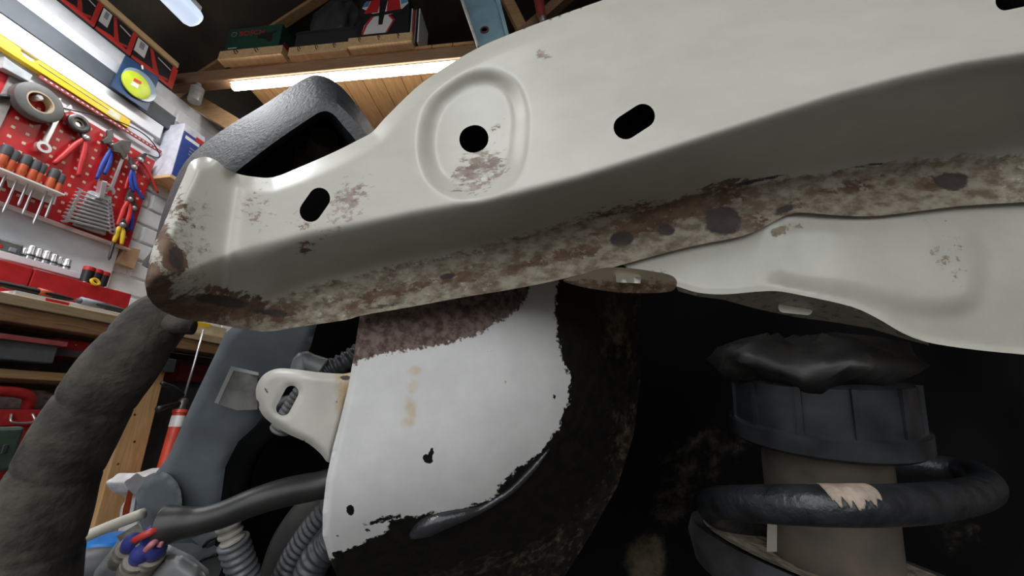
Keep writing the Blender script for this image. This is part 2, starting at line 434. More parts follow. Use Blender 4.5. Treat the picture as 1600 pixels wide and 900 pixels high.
# lit tube under the beam
def tube_lamp(name, a, b, r, label, estr, parent_rot=None, col=(1.0, 0.97, 0.92), body=True):
    a = np.array(a, float); b = np.array(b, float); d = (b-a)/np.linalg.norm(b-a)
    t = thing(name, label, 'lamp', (a+b)/2)
    L = np.linalg.norm(b-a)
    lathe('tube', a, d, [(0, 0.001), (0, r*0.8), (0.004, r), (L-0.004, r), (L, r*0.8), (L, 0.001)], mat(name+'_glow', (0.9, 0.9, 0.9), 0.4, emit=col, estr=estr), t, 20)
    return t, d
a = E(358, 141, YB+0.03); b = E(715, 99, YB+0.03)
LZ = 0.5*(a[2]+b[2]); LZ = zb_b-0.020
t, d = tube_lamp('tube_light', (a[0], YB+0.03, LZ), (b[0]+0.35, YB+0.03, LZ), 0.0165, 'glowing white tube light fixed under the timber tie beam', 14)
box('mounting_channel', (a[0]-0.01, YB+0.012, LZ+0.0165), (b[0]+0.36, YB+0.048, zb_b), mat('white_steel', (0.7, 0.7, 0.7), 0.4), t, 0.001)
SKEW += [beam, shelf, t]
# round ended batten lamps up under the roof, running along the garage; the second is added out of view
def batten(label, e0, L, energy):
    e0 = np.array(e0, float); t = thing('batten_light', label, 'lamp', e0, 'batten lights under the roof')
    m_diff = mat('lit_diffuser', (0.75, 0.83, 0.95), 0.35, emit=(0.62, 0.76, 1.0), estr=0.75)
    v = []; f = []; n = 16; st = [(0, 0.55), (-0.006, 0.85), (-0.02, 1.0), (-L+0.02, 1.0), (-L, 0.85)]
    for (dy, s) in st:
        for k in range(n):
            an = 2*math.pi*k/n; v.append((e0[0]+0.043*s*math.cos(an), e0[1]+dy, e0[2]+0.038*s*math.sin(an)))
    for i in range(len(st)-1):
        for k in range(n): f.append((i*n+k, i*n+(k+1) % n, (i+1)*n+(k+1) % n, (i+1)*n+k))
    f += [tuple(range(n)), tuple(range((len(st)-1)*n, len(st)*n))]
    o = MB().add(v, f, True).build('diffuser', m_diff, t); fixn(o)
    box('spine', (e0[0]-0.022, e0[1]-L+0.01, e0[2]+0.036), (e0[0]+0.022, e0[1]-0.01, e0[2]+0.06), mat('white_steel', (0.7, 0.7, 0.7), 0.4), t, 0.002)
    for dy in (-0.12, -L+0.2):
        tube('hanger', [(e0[0], e0[1]+dy, e0[2]+0.058), (e0[0], e0[1]+dy, zroof(e0[0]))], 0.004, W_PALE, t, 8)
    al = bpy.data.lights.new('batten_light_glow', 'AREA'); al.shape = 'RECTANGLE'; al.size = 0.09; al.size_y = L-0.05; al.energy = energy; al.color = (0.97, 0.98, 1.0)
    ao = bpy.data.objects.new('batten_light_glow', al); COL.objects.link(ao); ao.parent = t; ao.location = (0, -L/2, -0.045)
batten('pale blue round ended batten light hanging below the dark roof', CAMP+(ray(307, 34)/(-ray(307, 34)[0]))*1.36, 1.5, 19)
batten('added unseen batten light under the roof towards the garage door', (-0.35, -0.75, 2.25), 1.5, 16)  # unseen second batten, added to brighten surfaces facing the camera

# ================================================================== things on the roof shelf
def carton(name, label, cat, a, b, m, bevel=0.002, group=None):
    t = thing(name, label, cat, ((a[0]+b[0])/2, (a[1]+b[1])/2, min(a[2], b[2])), group)
    box('carton', a, b, m, t, bevel); return t
FONT = None
def text_mesh(name, s, size, org, xdir, ydir, m, parent, ext=0.0006):
    cu = bpy.data.curves.new('lettering', 'FONT'); cu.body = s; cu.size = size; cu.extrude = ext
    to = bpy.data.objects.new('lettering', cu); COL.objects.link(to)
    me = bpy.data.meshes.new_from_object(to); bpy.data.objects.remove(to); bpy.data.curves.remove(cu)
    X = np.array(xdir, float); Y = np.array(ydir, float); Z = np.cross(X, Y)
    o = bpy.data.objects.new(name, me); COL.objects.link(o); o.parent = parent; off = wloc(parent)
    for v in me.vertices: p = np.array(org)+X*v.co.x+Y*v.co.y+Z*v.co.z-off; v.co = p
    me.materials.clear(); me.materials.append(m); return o
m_green = mat('dark_green_card', (0.020, 0.075, 0.050), 0.45, var=0.1)
m_redp = mat('red_print', (0.60, 0.03, 0.03), 0.4, var=0.06); m_whp = mat('white_print', (0.82, 0.82, 0.80), 0.5, var=0.03)
m_blkp = mat('black_card', (0.018, 0.018, 0.019), 0.45); m_greyp = mat('grey_print', (0.30, 0.32, 0.36), 0.5)
# green drill carton
a = E(341, 84, YF); b = E(424, 66, YF); g0 = np.array([a[0], YF+0.003, ZS]); g1 = np.array([b[0], YF+0.13, ZS+0.140])
gb = carton('drill_carton', 'dark green cardboard tool carton on the left end of the loft shelf', 'box', g0, g1, m_green)
wd = g1[0]-g0[0]
text_mesh('lettering', 'BOSCH', 0.040, (g0[0]+wd*0.20, YF+0.0025, ZS+0.088), (1, 0, 0), (0, 0, 1), m_redp, gb)
lathe('emblem', (g0[0]+wd*0.11, YF+0.003, ZS+0.102), (0, -1, 0), [(0, 0.011), (0.0008, 0.011), (0.0008, 0.015), (0, 0.015)], m_greyp, gb, 20, closed=True)
prism('drill_picture', [(x_, y_, ZS+(z_-ZS)*1.7+0.012) for x_, y_, z_ in [(g0[0]+wd*0.58, YF+0.003, ZS+0.03), (g0[0]+wd*0.72, YF+0.003, ZS+0.026), (g0[0]+wd*0.78, YF+0.003, ZS+0.012), (g0[0]+wd*0.86, YF+0.003, ZS+0.014), (g0[0]+wd*0.84, YF+0.003, ZS+0.04), (g0[0]+wd*0.92, YF+0.003, ZS+0.05), (g0[0]+wd*0.68, YF+0.003, ZS+0.048), (g0[0]+wd*0.56, YF+0.003, ZS+0.038)]], (0, -0.0008, 0), m_blkp, gb)
box('small_print', (g0[0]+wd*0.06, YF+0.0024, ZS+0.012), (g0[0]+wd*0.22, YF+0.0031, ZS+0.017), m_whp, gb)
box('label_panel', (g1[0]-0.0001, YF+0.03, ZS+0.012), (g1[0]+0.0008, YF+0.10, ZS+0.06), m_redp, gb)
# black case
a = E(438, 92, YF); b = E(540, 60, YF)
c0 = np.array([a[0], YF+0.018, ZS]); c1 = np.array([b[0]-0.002, YF+0.17, ZS+0.100])
kc = carton('tool_case', 'flat black tool case in the middle of the loft shelf', 'case', c0, c1, mat('black_case_plastic', (0.030, 0.032, 0.036), 0.5), 0.006)
box('lid_rim', (c0[0]-0.002, c0[1]-0.002, ZS+0.076), (c1[0]+0.002, c1[1]+0.002, ZS+0.084), mat('black_satin', (0.02, 0.02, 0.022), 0.35), kc, 0.001)
# black bin bag heaped on the case
v = []; f = []; n1, n2 = 26, 40; bc = np.array([(c0[0]+c1[0])/2+0.0, YF+0.085, ZS+0.102])
for i in range(n1):
    ph = math.pi*0.5*i/(n1-1)*1.0
    for k in range(n2):
        th = 2*math.pi*k/n2; w_ = 1+0.13*math.sin(5*th+3*ph)+0.09*math.sin(11*th-5*ph+1)+0.06*math.sin(17*th+9*ph)
        r = math.cos(ph)**0.6*w_; v.append(bc+np.array([0.118*r*math.cos(th), 0.062*r*math.sin(th), 0.25*math.sin(ph)*(1+0.08*math.sin(7*th+4))]))
for i in range(n1-1):
    for k in range(n2): f.append((i*n2+k, i*n2+(k+1) % n2, (i+1)*n2+(k+1) % n2, (i+1)*n2+k))
f += [tuple(range(n2))]
bagt = thing('bin_bag', 'crumpled black plastic sack heaped on the flat tool case', 'bag', bc)
o = MB().add(v, f, True).build('sack', mat('black_polythene', (0.060, 0.063, 0.066), 0.42, bump=1.0, bscale=40), bagt); fixn(o)
v = []; f = []
o = tube('knot', [bc+(0.02, 0, 0.24), bc+(0.035, 0, 0.262), bc+(0.06, -0.01, 0.285)], [0.03, 0.012, 0.028], MATS['black_polythene'], bagt, 12, 12)
# flag-printed case
a = E(535, 78, YF); b = E(622, 60, YF); f0 = np.array([a[0]+0.012, YF+0.002, ZS]); f1 = np.array([b[0], YF+0.16, ZS+0.235])
fb = carton('flag_carton', 'black carton printed with a red and white cross design on the shelf end', 'box', f0, f1, m_blkp)
wd = f1[0]-f0[0]; yy = YF+0.002
def fpanel(name, pts, m, o=0.0008): return prism(name, [(f0[0]+wd*x, yy, ZS+0.235*z) for x, z in pts], (0, -o, 0), m, fb)
fpanel('white_field', [(0.10, 0.06), (0.62, 0.06), (0.74, 0.38), (0.62, 0.52), (0.84, 0.62), (0.98, 0.80), (0.93, 0.97), (0.12, 0.95), (0.05, 0.78), (0.30, 0.58), (0.14, 0.30)], m_whp, 0.0006)
fpanel('red_corner', [(0.10, 0.62), (0.38, 0.62), (0.42, 0.96), (0.22, 0.97), (0.18, 0.80)], m_redp, 0.0012); fpanel('red_corner', [(0.56, 0.62), (0.84, 0.64), (0.80, 0.93), (0.56, 0.95)], m_redp, 0.0012)
fpanel('blue_corner', [(0.06, 0.80), (0.17, 0.81), (0.20, 0.95), (0.10, 0.93)], mat('blue_print', (0.12, 0.22, 0.52), 0.5), 0.0012); fpanel('blue_corner', [(0.84, 0.78), (0.97, 0.82), (0.92, 0.96), (0.82, 0.94)], mat('sky_print', (0.10, 0.40, 0.62), 0.5), 0.0012)
fpanel('black_band', [(0.0, 0.48), (1.0, 0.58), (1.0, 0.66), (0.0, 0.56)], m_blkp, 0.0016); fpanel('black_cross', [(0.42, 0.28), (0.50, 0.28), (0.56, 0.97), (0.40, 0.97)], m_blkp, 0.0016)
fpanel('red_line', [(0.10, 0.06), (0.14, 0.06), (0.20, 0.30), (0.34, 0.56), (0.30, 0.58), (0.16, 0.32)], m_redp, 0.0014); fpanel('red_line', [(0.58, 0.06), (0.62, 0.06), (0.74, 0.38), (0.62, 0.54), (0.60, 0.50), (0.70, 0.37)], m_redp, 0.0014)
# booklets leaning beside it
cols = [m_whp, m_redp, m_greyp, m_blkp, m_whp]
nm = ['white booklet slid in beside the flag printed carton', 'thin red booklet slid in beside the flag printed carton', 'thin grey booklet between red and black booklets on the shelf', 'thin black booklet near the right end of the shelf row', 'outermost white booklet at the right end of the shelf row']
for k in range(5):
    x = f1[0]+0.006+k*0.0085
    prop(box('booklet', (x, YF+0.02+0.004*(k % 3), ZS-0.034), (x+0.006, YF+0.15, ZS+0.175-0.006*(k % 2)), cols[k], None, 0.0008), nm[k], 'booklet', 'booklets at the shelf end')
bx0 = f1[0]+0.002
prop(box('bearer', (bx0, YF+0.05, zp+0.0185), (bx0+0.06, YF+0.15, ZS-0.0335), W_PALE, None, 0.002), 'small pale timber bearer under the row of booklets', 'block')
SKEW += [gb, kc, bagt, fb]+[o for o in COL.objects if o.name.startswith(('booklet', 'bearer')) and o.parent is None]
_pv = np.array([-1.78, YB]); _an = math.radians(3.6)
for o in SKEW:
    p_ = np.array(o.location[:2])-_pv; o.location[0] = _pv[0]+p_[0]*math.cos(_an)-p_[1]*math.sin(_an); o.location[1] = _pv[1]+p_[0]*math.sin(_an)+p_[1]*math.cos(_an); o.rotation_euler[2] = _an
# blue steel channel leaning above the beam, with a pale strip beside it
m_lb = mat('pale_blue_painted_steel', (0.27, 0.43, 0.50), 0.45, var=0.1, nscale=15)
bs = thing('steel_channel', 'pale blue painted steel channel with a bolt hole above the tie beam', 'steel channel', E(760, 60, 1.12))
q = [E(728, -60, 1.12), E(760, 85, 1.12), E(800, 80, 1.12), E(768, -60, 1.12)]
q = [E(702, -50, 1.12), E(748, 82, 1.12), E(800, 76, 1.12), E(768, -50, 1.12)]
prism('web', q, (0, 0.006, 0), m_lb, bs, 0.001)
prism('flange', [q[0], q[1], q[1]+(q[2]-q[1])*0.06, q[0]+(q[3]-q[0])*0.06], (0, -0.03, 0), mat('cream_edge', (0.62, 0.58, 0.50), 0.6), bs, 0.001)
prism('flange', [q[3]-(q[3]-q[0])*0.1, q[2]-(q[2]-q[1])*0.1, q[2], q[3]], (0, -0.03, 0), m_lb, bs, 0.001)
lathe('bolt_hole', E(757, 47, 1.119), (0, -1, 0), [(0, 0.018), (0.003, 0.018), (0.003, 0.012), (0.0, 0.011), (0.0, 0.0)], mat('rusty_bolt_hole', (0.12, 0.06, 0.04), 0.7), bs, 20)
a = E(783, 0, 1.3); b_ = E(808, 48, 1.3)
prop(bar('roof_strut', E(775, -40, 1.35), E(820, 50, 1.35), 0.05, 0.045, W_RAFT), 'pale timber strut directly right of the blue steel channel', 'strut')
prop(bar('roof_strut', E(905, -30, 1.32), E(800, 62, 1.32), 0.05, 0.045, W_ROOF), 'brown timber strut slanting behind the top edge of the cream rail', 'strut')
hb = thing('hand_tool', 'red handle with a grey ferrule hanging above the cream rail', 'tool', E(843, 20, 1.25))
tube('handle', [E(838, -30, 1.25), E(841, -5, 1.25), E(846, 22, 1.25), E(850, 38, 1.25)], [0.02, 0.022, 0.02, 0.012], mat('dull_red_plastic', (0.36, 0.06, 0.05), 0.4), hb, 14, 16)
lathe('ferrule', E(848, 30, 1.25), E(852, 46, 1.25)-E(848, 30, 1.25), [(0, 0.018), (0.02, 0.015), (0.03, 0.008), (0.03, 0.0)], mat('grey_ferrule', (0.3, 0.3, 0.28), 0.4, 0.6), hb, 14)

# ================================================================== row of boxes on the wall top
XB = -1.695
m_bred = mat('bright_red_card', (0.66, 0.045, 0.035), 0.4, var=0.05)
yb = [W(x, y, XB)[1] for x, y in [(30, -60), (90, -8), (150, 38), (205, 85), (272, 132)]]
names = ['red and black carton nearest the roof lamp end of the wall top row', 'red and black carton in the wall top row beside a white labelled neighbour', 'red and black carton with white label, above the lime disc pack', 'red and black carton at the timber beam end of the wall top row']
ztb = zt1-0.005; zbb = ZT+0.001
for k in range(4):
    y0, y1 = yb[k]+0.002, yb[k+1]-0.002; h = ztb-zbb; w_ = y1-y0
    t = thing('parts_carton', names[k], 'box', (XB-0.05, (y0+y1)/2, zbb), 'red and black cartons on the wall top')
    box('carton', (XB-0.10, y0, zbb), (XB, y1, ztb), m_blkp, t, 0.001)
    def fp(name, pts, m, o): return prism(name, [(XB, y0+w_*u, zbb+h*z) for u, z in pts], (o, 0, 0), m, t)
    fp('red_side', [(0.86, 0), (1, 0), (1, 1), (0.86, 1)], m_bred, 0.0010)
    fp('red_foot', [(0.0, 0), (0.86, 0), (0.86, 0.12), (0.4, 0.2), (0.0, 0.10)], m_bred, 0.0008)
    fp('red_stripe', [(0.28, 0.95), (0.36, 0.95), (0.62, 0.18), (0.84, 0.30), (0.84, 0.20), (0.56, 0.08), (0.48, 0.16)], m_bred, 0.0014)
    fp('white_line', [(0.50, 0.80), (0.84, 0.72), (0.84, 0.76), (0.50, 0.84)], m_whp, 0.0016)
    fp('white_label', [(0.0, 0.34), (0.24, 0.34), (0.24, 0.94), (0.0, 0.94)], m_whp, 0.0018)
    fp('bar_code', [(0.07, 0.60), (0.17, 0.60), (0.17, 0.88), (0.07, 0.88)], m_greyp, 0.0024)
# grey bottle and small dark carton past the beam on the wall top
q = W(305, 152, -1.66); qb = np.array([-1.66, q[1], ZT])
bt = thing('spray_bottle', 'pale grey bottle standing on the wall top beside the timber brace', 'bottle', qb)
lathe('bottle', qb, (0, 0, 1), [(0, 0.0), (0, 0.026), (0.075, 0.028), (0.09, 0.014), (0.11, 0.010), (0.11, 0)], mat('clear_grey_plastic', (0.42, 0.42, 0.42), 0.25), bt, 20)
lathe('cap', qb+(0, 0, 0.11), (0, 0, 1), [(0, 0.0), (0, 0.011), (0.018, 0.011), (0.018, 0)], m_whp, bt, 16)
q = W(350, 190, -1.66)
kt = thing('battery_carton', 'small black carton with red end lying on the wall top', 'box', (-1.66, q[1], ZT))
box('carton', (-1.69, q[1]-0.04, ZT), (-1.63, q[1]+0.03, ZT+0.03), m_blkp, kt, 0.001); box('red_end', (-1.69, q[1]+0.03, ZT), (-1.63, q[1]+0.045, ZT+0.03), m_bred, kt, 0.001); box('white_print', (-1.63, q[1]-0.03, ZT+0.01), (-1.6292, q[1]+0.02, ZT+0.02), m_whp, kt)

# lime cutting disc pack hung on the grey rail
dp = thing('disc_pack', 'navy blue card pack with a lime yellow cutting disc on the grey rail', 'pack', W(205, 130, -1.652))
wprism('card', [(195, 87), (247, 122), (228, 174), (172, 135)], -1.655, 0.006, mat('navy_card', (0.015, 0.05, 0.13), 0.35), dp)
dc = W(212, 133, -1.646)
lathe('disc', dc, (1, 0, 0), [(0, 0.0), (0, 0.052), (0.006, 0.052), (0.009, 0.040), (0.009, 0.0)], mat('lime_yellow', (0.52, 0.62, 0.03), 0.4, var=0.08), dp, 36)
lathe('blister', dc+(0, 0.012, 0.012), (1, 0, 0), [(0, 0.0), (0, 0.063), (0.004, 0.061), (0.004, 0)], mat('hazy_blister', (0.25, 0.33, 0.42), 0.15), dp, 36)
wprism('red_print', [(210, 122), (221, 128), (220, 132), (208, 126)], -1.637, 0.001, m_redp, dp); wprism('white_print', [(207, 127), (217, 133), (215, 138), (204, 132)], -1.637, 0.001, m_whp, dp)
tube('hook', [W(222, 103, -1.66), W(222, 103, -1.63), W(223, 108, -1.622)], 0.003, m_whp, dp, 8)

# yellow spirit level with a hand hole
lv = thing('spirit_level', 'long yellow spirit level hung above the red peg board', 'level', W(100, 130, -1.65))
XL = -1.685; ta = W(100, 126.5, XL)[2]; tb_ = W(100, 143, XL)[2]; y1 = W(196, 193, XL)[1]; y0 = -0.05
yc = W(36, 92, XL)[1]; rr = 0.021
pts = [(XL, y0, tb_), (XL, y1, tb_), (XL, y1, ta)] + [(XL, yc+rr*math.cos(t_), ta-rr*0.95*math.sin(t_)) for t_ in np.linspace(0, math.pi, 14)] + [(XL, y0, ta)]
m_yel = mat('yellow_enamel', (0.80, 0.55, 0.02), 0.3, var=0.05)
prism('beam', pts, (0.022, 0, 0), m_yel, lv, 0.0015)
box('ridge', (XL+0.022, yc+rr+0.004, (ta*0.62+tb_*0.38)), (XL+0.024, y1-0.07, ta*0.70+tb_*0.30), mat('pale_yellow_line', (0.86, 0.74, 0.30), 0.3), lv)
box('label_sticker', (XL+0.022, y1-0.075, tb_+0.006), (XL+0.0232, y1-0.035, ta-0.006), mat('cream_sticker', (0.76, 0.72, 0.58), 0.5), lv)

# ================================================================== red peg board and its tools
XP = -1.672
pt = W(35, 128, XP)[2]; pbm = W(100, 352, XP)[2]; py0 = 0.40; py1 = W(243, 250, XP)[1]
pg = thing('peg_board', 'red steel peg board with pale square holes on the white wall', 'peg board', (XP, (py0+py1)/2, pbm))
m_peg = mat('red_enamel_board', (0.50, 0.018, 0.022), 0.35, var=0.06)
box('board', (XP-0.012, py0, pbm), (XP, py1, pt), m_peg, pg, 0.002)
box('lower_lip', (XP-0.012, py0, pbm-0.008), (XP+0.010, py1, pbm), mat('pale_pink_edge', (0.70, 0.55, 0.52), 0.5), pg, 0.001)
box('side_frame', (XP-0.012, W(33, 133, XP)[1]-0.03, pbm), (XP+0.006, W(33, 133, XP)[1]-0.004, pt+0.02), mat('grey_brown_frame', (0.33, 0.30, 0.28), 0.5), pg, 0.001)
hl = None; m_hole = mat('pale_hole_plug', (0.72, 0.58, 0.44), 0.6); pit = 0.034
for i in range(13):
    for k in range(13):
        y = W(36, 128, XP)[1]+0.02+i*pit; z = pt-0.022-k*pit
        if y > py1-0.01 or z < pbm+0.01: continue
        if hl is None: hl = box('peg_hole', (XP-0.0005, y-0.0045, z-0.0045), (XP+0.0006, y+0.0045, z+0.0045), m_hole, pg); h0 = (y, z)
        else: copyo(hl, pg, (0, y-h0[0], z-h0[1]))
m_chr = mat('chrome_steel', (0.70, 0.70, 0.72), 0.28, 0.75, var=0.05); m_dst = mat('dark_tool_steel', (0.14, 0.135, 0.13), 0.38, 0.7, var=0.2)
m_rg = mat('red_grip', (0.58, 0.035, 0.035), 0.4); m_bgp = mat('blue_grip', (0.02, 0.06, 0.36), 0.4); m_org = mat('orange_grip', (0.52, 0.095, 0.03), 0.45); m_gg = mat('charcoal_grip', (0.075, 0.075, 0.08), 0.5); m_yg = mat('yellow_grip', (0.75, 0.52, 0.03), 0.45)
T = XP+0.012
# tape roll
tp = thing('tape_roll', 'grey roll of duct tape hung on the red peg board', 'tape roll', W(52, 163, T))
c = W(52, 162, XP+0.0065); lathe('tape', c, (1, 0, 0.0), [(0, 0.034), (0, 0.057), (0.002, 0.060), (0.028, 0.060), (0.030, 0.057), (0.030, 0.034)], mat('grey_cloth_tape', (0.13, 0.13, 0.125), 0.5), tp, 48, closed=True)
lathe('core', c, (1, 0, 0), [(0, 0.030), (0, 0.034), (0.0305, 0.034), (0.0305, 0.030)], mat('cardboard_core', (0.50, 0.40, 0.27), 0.8), tp, 40, closed=True)
lathe('hook_knob', c+(0, -0.005, 0.015), (1, 0, 0), [(0, 0.0), (0, 0.009), (0.028, 0.009), (0.032, 0.006), (0.032, 0)], m_chr, tp, 14)
def spanner(name, label, p, q, w_, X, group=None, m=None, ring=True):
    """combination spanner: shank, ring end at q, open jaw at p"""
    A = W(*p, X); B = W(*q, X); d = B-A; L = np.linalg.norm(d); d /= L; s = np.cross(d, (1, 0, 0)); m = m or m_chr
    t = thing(name, label, 'spanner', (A+B)/2, group)
    prism('shank', [A+s*w_*0.32, B+s*w_*0.28, B-s*w_*0.28, A-s*w_*0.32], (w_*0.4, 0, 0), m, t, w_*0.1)
    lathe('ring_end', B+d*w_*0.5, (1, 0, 0), [(0, w_*0.42), (0, w_*0.78), (w_*0.5, w_*0.78), (w_*0.5, w_*0.42)], m, t, 18, closed=True)
    jaw = [(-0.2, 0.35), (0.35, 0.8), (1.2, 0.85), (1.5, 0.55), (0.75, 0.32), (0.6, 0.0), (0.75, -0.32), (1.5, -0.55), (1.2, -0.85), (0.35, -0.8), (-0.2, -0.35)]
    prism('jaw', [A-d*w_*u+s*w_*v_ for u, v_ in jaw], (w_*0.5, 0, 0), m, t, w_*0.06); return t
spanner('ratchet_spanner', 'long chrome ratchet spanner hanging beside the tape roll', (93, 172), (67, 226), 0.024, T)
def pliers(name, label, piv, head, hands, cols, r=0.008, X=T, headm=None, rh=0.011):
    t = thing(name, label, 'pliers', W(*piv, X)); hm = headm or m_dst
    P0 = W(*piv, X); hd = W(*head, X); d = hd-P0; L = np.linalg.norm(d); d /= L; s = np.cross(d, (1, 0, 0))
    for sg in (1, -1):
        prism('jaw', [P0-d*rh*0.6+s*sg*rh*1.1, P0+d*L*0.45+s*sg*rh*0.95, hd+s*sg*rh*0.2, hd+s*sg*0.0006, P0+s*sg*0.0004], (0.011, 0, 0), hm, t, 0.0015)
    lathe('pivot', P0-np.array([0.002, 0, 0]), (1, 0, 0), [(0, 0), (0, rh*0.9), (0.015, rh*0.9), (0.017, rh*0.6), (0.017, 0)], m_chr, t, 16)
    for hnd, cl_ in zip(hands, cols):
        pts = [P0+(0.005, 0, 0)]+[W(x, y, X+0.005) for x, y in hnd]; k = len(pts)
        tube('handle', pts, [r*0.7]+[r]*(k-2)+[r*0.75], cl_, t, 10, 16, 0.7, (1, .01, .01))
    return t
# stripper with a round head and two red handles
sp = pliers('crimping_pliers', 'red handled pliers with a round steel head on the peg board', (131, 216), (127, 205), [[(118, 226), (100, 243), (84, 256)], [(133, 232), (128, 252), (122, 276)]], [m_rg, m_rg], 0.0085)
lathe('round_head', W(120, 194, T), (1, 0, 0), [(0, 0.010), (0, 0.029), (0.003, 0.032), (0.013, 0.032), (0.016, 0.028), (0.016, 0.021), (0.009, 0.018), (0.009, 0.010)], m_dst, sp, 30, closed=True)
box('head_plate', W(112, 200, T), W(112, 200, T)+np.array([0.004, 0.035, 0.03]), m_chr, sp, 0.002)
# screwdrivers in a white rack
rk = thing('screwdriver_rack', 'white metal rack of orange screwdrivers at the peg board foot', 'rack', W(48, 290, T))
A = W(-10, 260, T+0.03); B = W(97, 304, T+0.03)
prism('rack_top', [(XP, A[1], A[2]), (XP+0.055, A[1], A[2]), (XP+0.055, B[1], B[2]), (XP, B[1], B[2])], (0, 0, -0.005), m_whp, rk)
wprism('rack_front', [(10, 279), (88, 306), (84, 320), (62, 313), (12, 292)], XP+0.004, 0.003, m_whp, rk)
hand = [(6, 243), (19, 251), (37, 258), (52, 266), (62, 271), (81, 279), (92, 287)]
sd_l = ['orange and grey screwdriver at the screwdriver rack end nearest the tape roll', 'second orange screwdriver along the white rack from the tape roll end', 'large grey topped orange screwdriver third along the white rack', 'orange screwdriver in the middle of the white rack', 'slim orange screwdriver just past the middle of the white rack', 'large orange screwdriver with grey top, second from the rack end by the spanner set', 'slim orange screwdriver at the rack end beside the spanner set']
for k, (hx, hy) in enumerate(hand):
    c = W(hx, hy, XP+0.030); big = k in (2, 5, 0, 3); r = 0.0125 if big else 0.010
    t = thing('screwdriver', sd_l[k], 'screwdriver', c, 'screwdrivers in the white rack')
    dz = np.array([0, -0.006, -1]); dz /= np.linalg.norm(dz)
    lathe('handle', c-dz*0.012, dz, [(0, 0), (0, r*0.8), (0.004, r), (0.02, r*0.85), (0.036, r), (0.048, r*0.7), (0.05, 0)], m_org, t, 14)
    lathe('cap', c-dz*0.036, dz, [(0, 0), (0.0, r*0.6), (0.004, r*0.97), (0.030, r*1.05), (0.036, r*0.95), (0.036, 0)], m_gg, t, 14)
    lathe('shaft', c+dz*0.036, dz, [(0, 0), (0, 0.0032), (0.085+0.02*(k % 3), 0.0032), (0.092+0.02*(k % 3), 0.0012), (0.092+0.02*(k % 3), 0)], m_chr, t, 8)
# spanner set stacked in a holder
n = 9
sl_ = ['smallest chrome spanner, topmost in the graduated spanner stack', 'chrome spanner second from the top of the graduated stack', 'chrome spanner third from the top of the graduated stack', 'chrome spanner fourth from the top of the graduated stack', 'middle chrome spanner of the graduated stack', 'chrome spanner fourth from the bottom of the graduated stack', 'chrome spanner third from the bottom of the graduated stack', 'chrome spanner second from the bottom of the graduated stack', 'largest chrome spanner, lowest in the graduated spanner stack']
for k in range(n):
    u = k/(n-1); p = (126-20*u, 299+45*u); q_ = (167+4*u, 313+48*u)
    spanner('combination_spanner', sl_[k], p, q_, 0.0095+0.004*u, XP+0.020, 'graduated spanners on the peg board')
hd_ = thing('spanner_holder', 'pale grey plastic holder clamping the stack of graduated spanners', 'holder', W(140, 350, XP))
wprism('plate', [(137, 298), (170, 308), (160, 368), (112, 352)], XP+0.001, 0.015, mat('pale_grey_plastic', (0.40, 0.42, 0.43), 0.5), hd_, 0.001)
wprism('clip', [(152, 283), (161, 285), (155, 312), (147, 310)], XP+0.014, 0.022, m_chr, hd_, 0.002)
# blue handled pliers, adjustable wrench, spanner, cutters
pliers('water_pump_pliers', 'steel and blue grip pliers hanging above the spanner stack', (174, 229), (160, 214), [[(166, 246), (158, 262), (151, 280)], [(172, 250), (168, 262), (163, 272)]], [m_bgp, m_bgp], 0.0075)
t = thing('adjustable_wrench', 'grey adjustable wrench with crossed head in the middle of the peg board', 'wrench', W(185, 230, T+0.012))
wprism('head', [(172, 226), (188, 219), (202, 222), (199, 236), (190, 250), (184, 240), (174, 238)], T+0.008, 0.012, m_dst, t, 0.002); wprism('jaw', [(165, 204), (172, 201), (175, 214), (170, 224), (160, 226), (156, 220), (164, 214)], T+0.008, 0.01, m_dst, t, 0.002)
spanner('combination_spanner', 'long chrome combination spanner hanging right of the blue grip pliers', (173, 294), (191, 246), 0.016, T+0.006)
pliers('side_cutters', 'steel pliers with one long red handle at the peg board edge', (216, 250), (226, 240), [[(228, 262), (238, 280), (247, 302)], [(210, 262), (201, 280), (196, 296)]], [m_rg, m_rg], 0.0062)
pliers('combination_pliers', 'pliers with blue handles hanging over red handled pliers', (206, 262), (202, 246), [[(204, 276), (205, 288), (209, 300)], [(212, 290), (217, 300), (224, 312)]], [m_bgp, m_bgp], 0.0068, T+0.012)
pliers('long_nose_pliers', 'long pliers with red and blue handles below the blue pliers', (200, 312), (202, 296), [[(194, 326), (189, 340), (183, 353)], [(203, 330), (199, 345), (194, 354)]], [m_rg, m_rg], 0.0085, T+0.004)
pliers('wire_cutters', 'blue handled cutters lowest at the peg board edge', (206, 326), (206, 312), [[(207, 338), (206, 350), (205, 361)], [(203, 340), (199, 352), (197, 360)]], [m_bgp, m_bgp], 0.0065, T-0.006)
pliers('snips', 'black and yellow handled snips hanging from the peg board corner', (188, 352), (191, 342), [[(184, 360), (181, 370), (178, 378)], [(192, 362), (191, 372), (190, 382)]], [m_yg, m_yg], 0.0085, T+0.006)
lathe('drill_bit', W(180, 372, T), W(169, 409, T)-W(180, 372, T), [(0, 0), (0, 0.005), (0.08, 0.005), (0.09, 0.0015), (0.09, 0)], m_dst, None, 10)
prop(bpy.data.objects['drill_bit'], 'dark twist bit hanging below the black and yellow snips', 'drill bit')
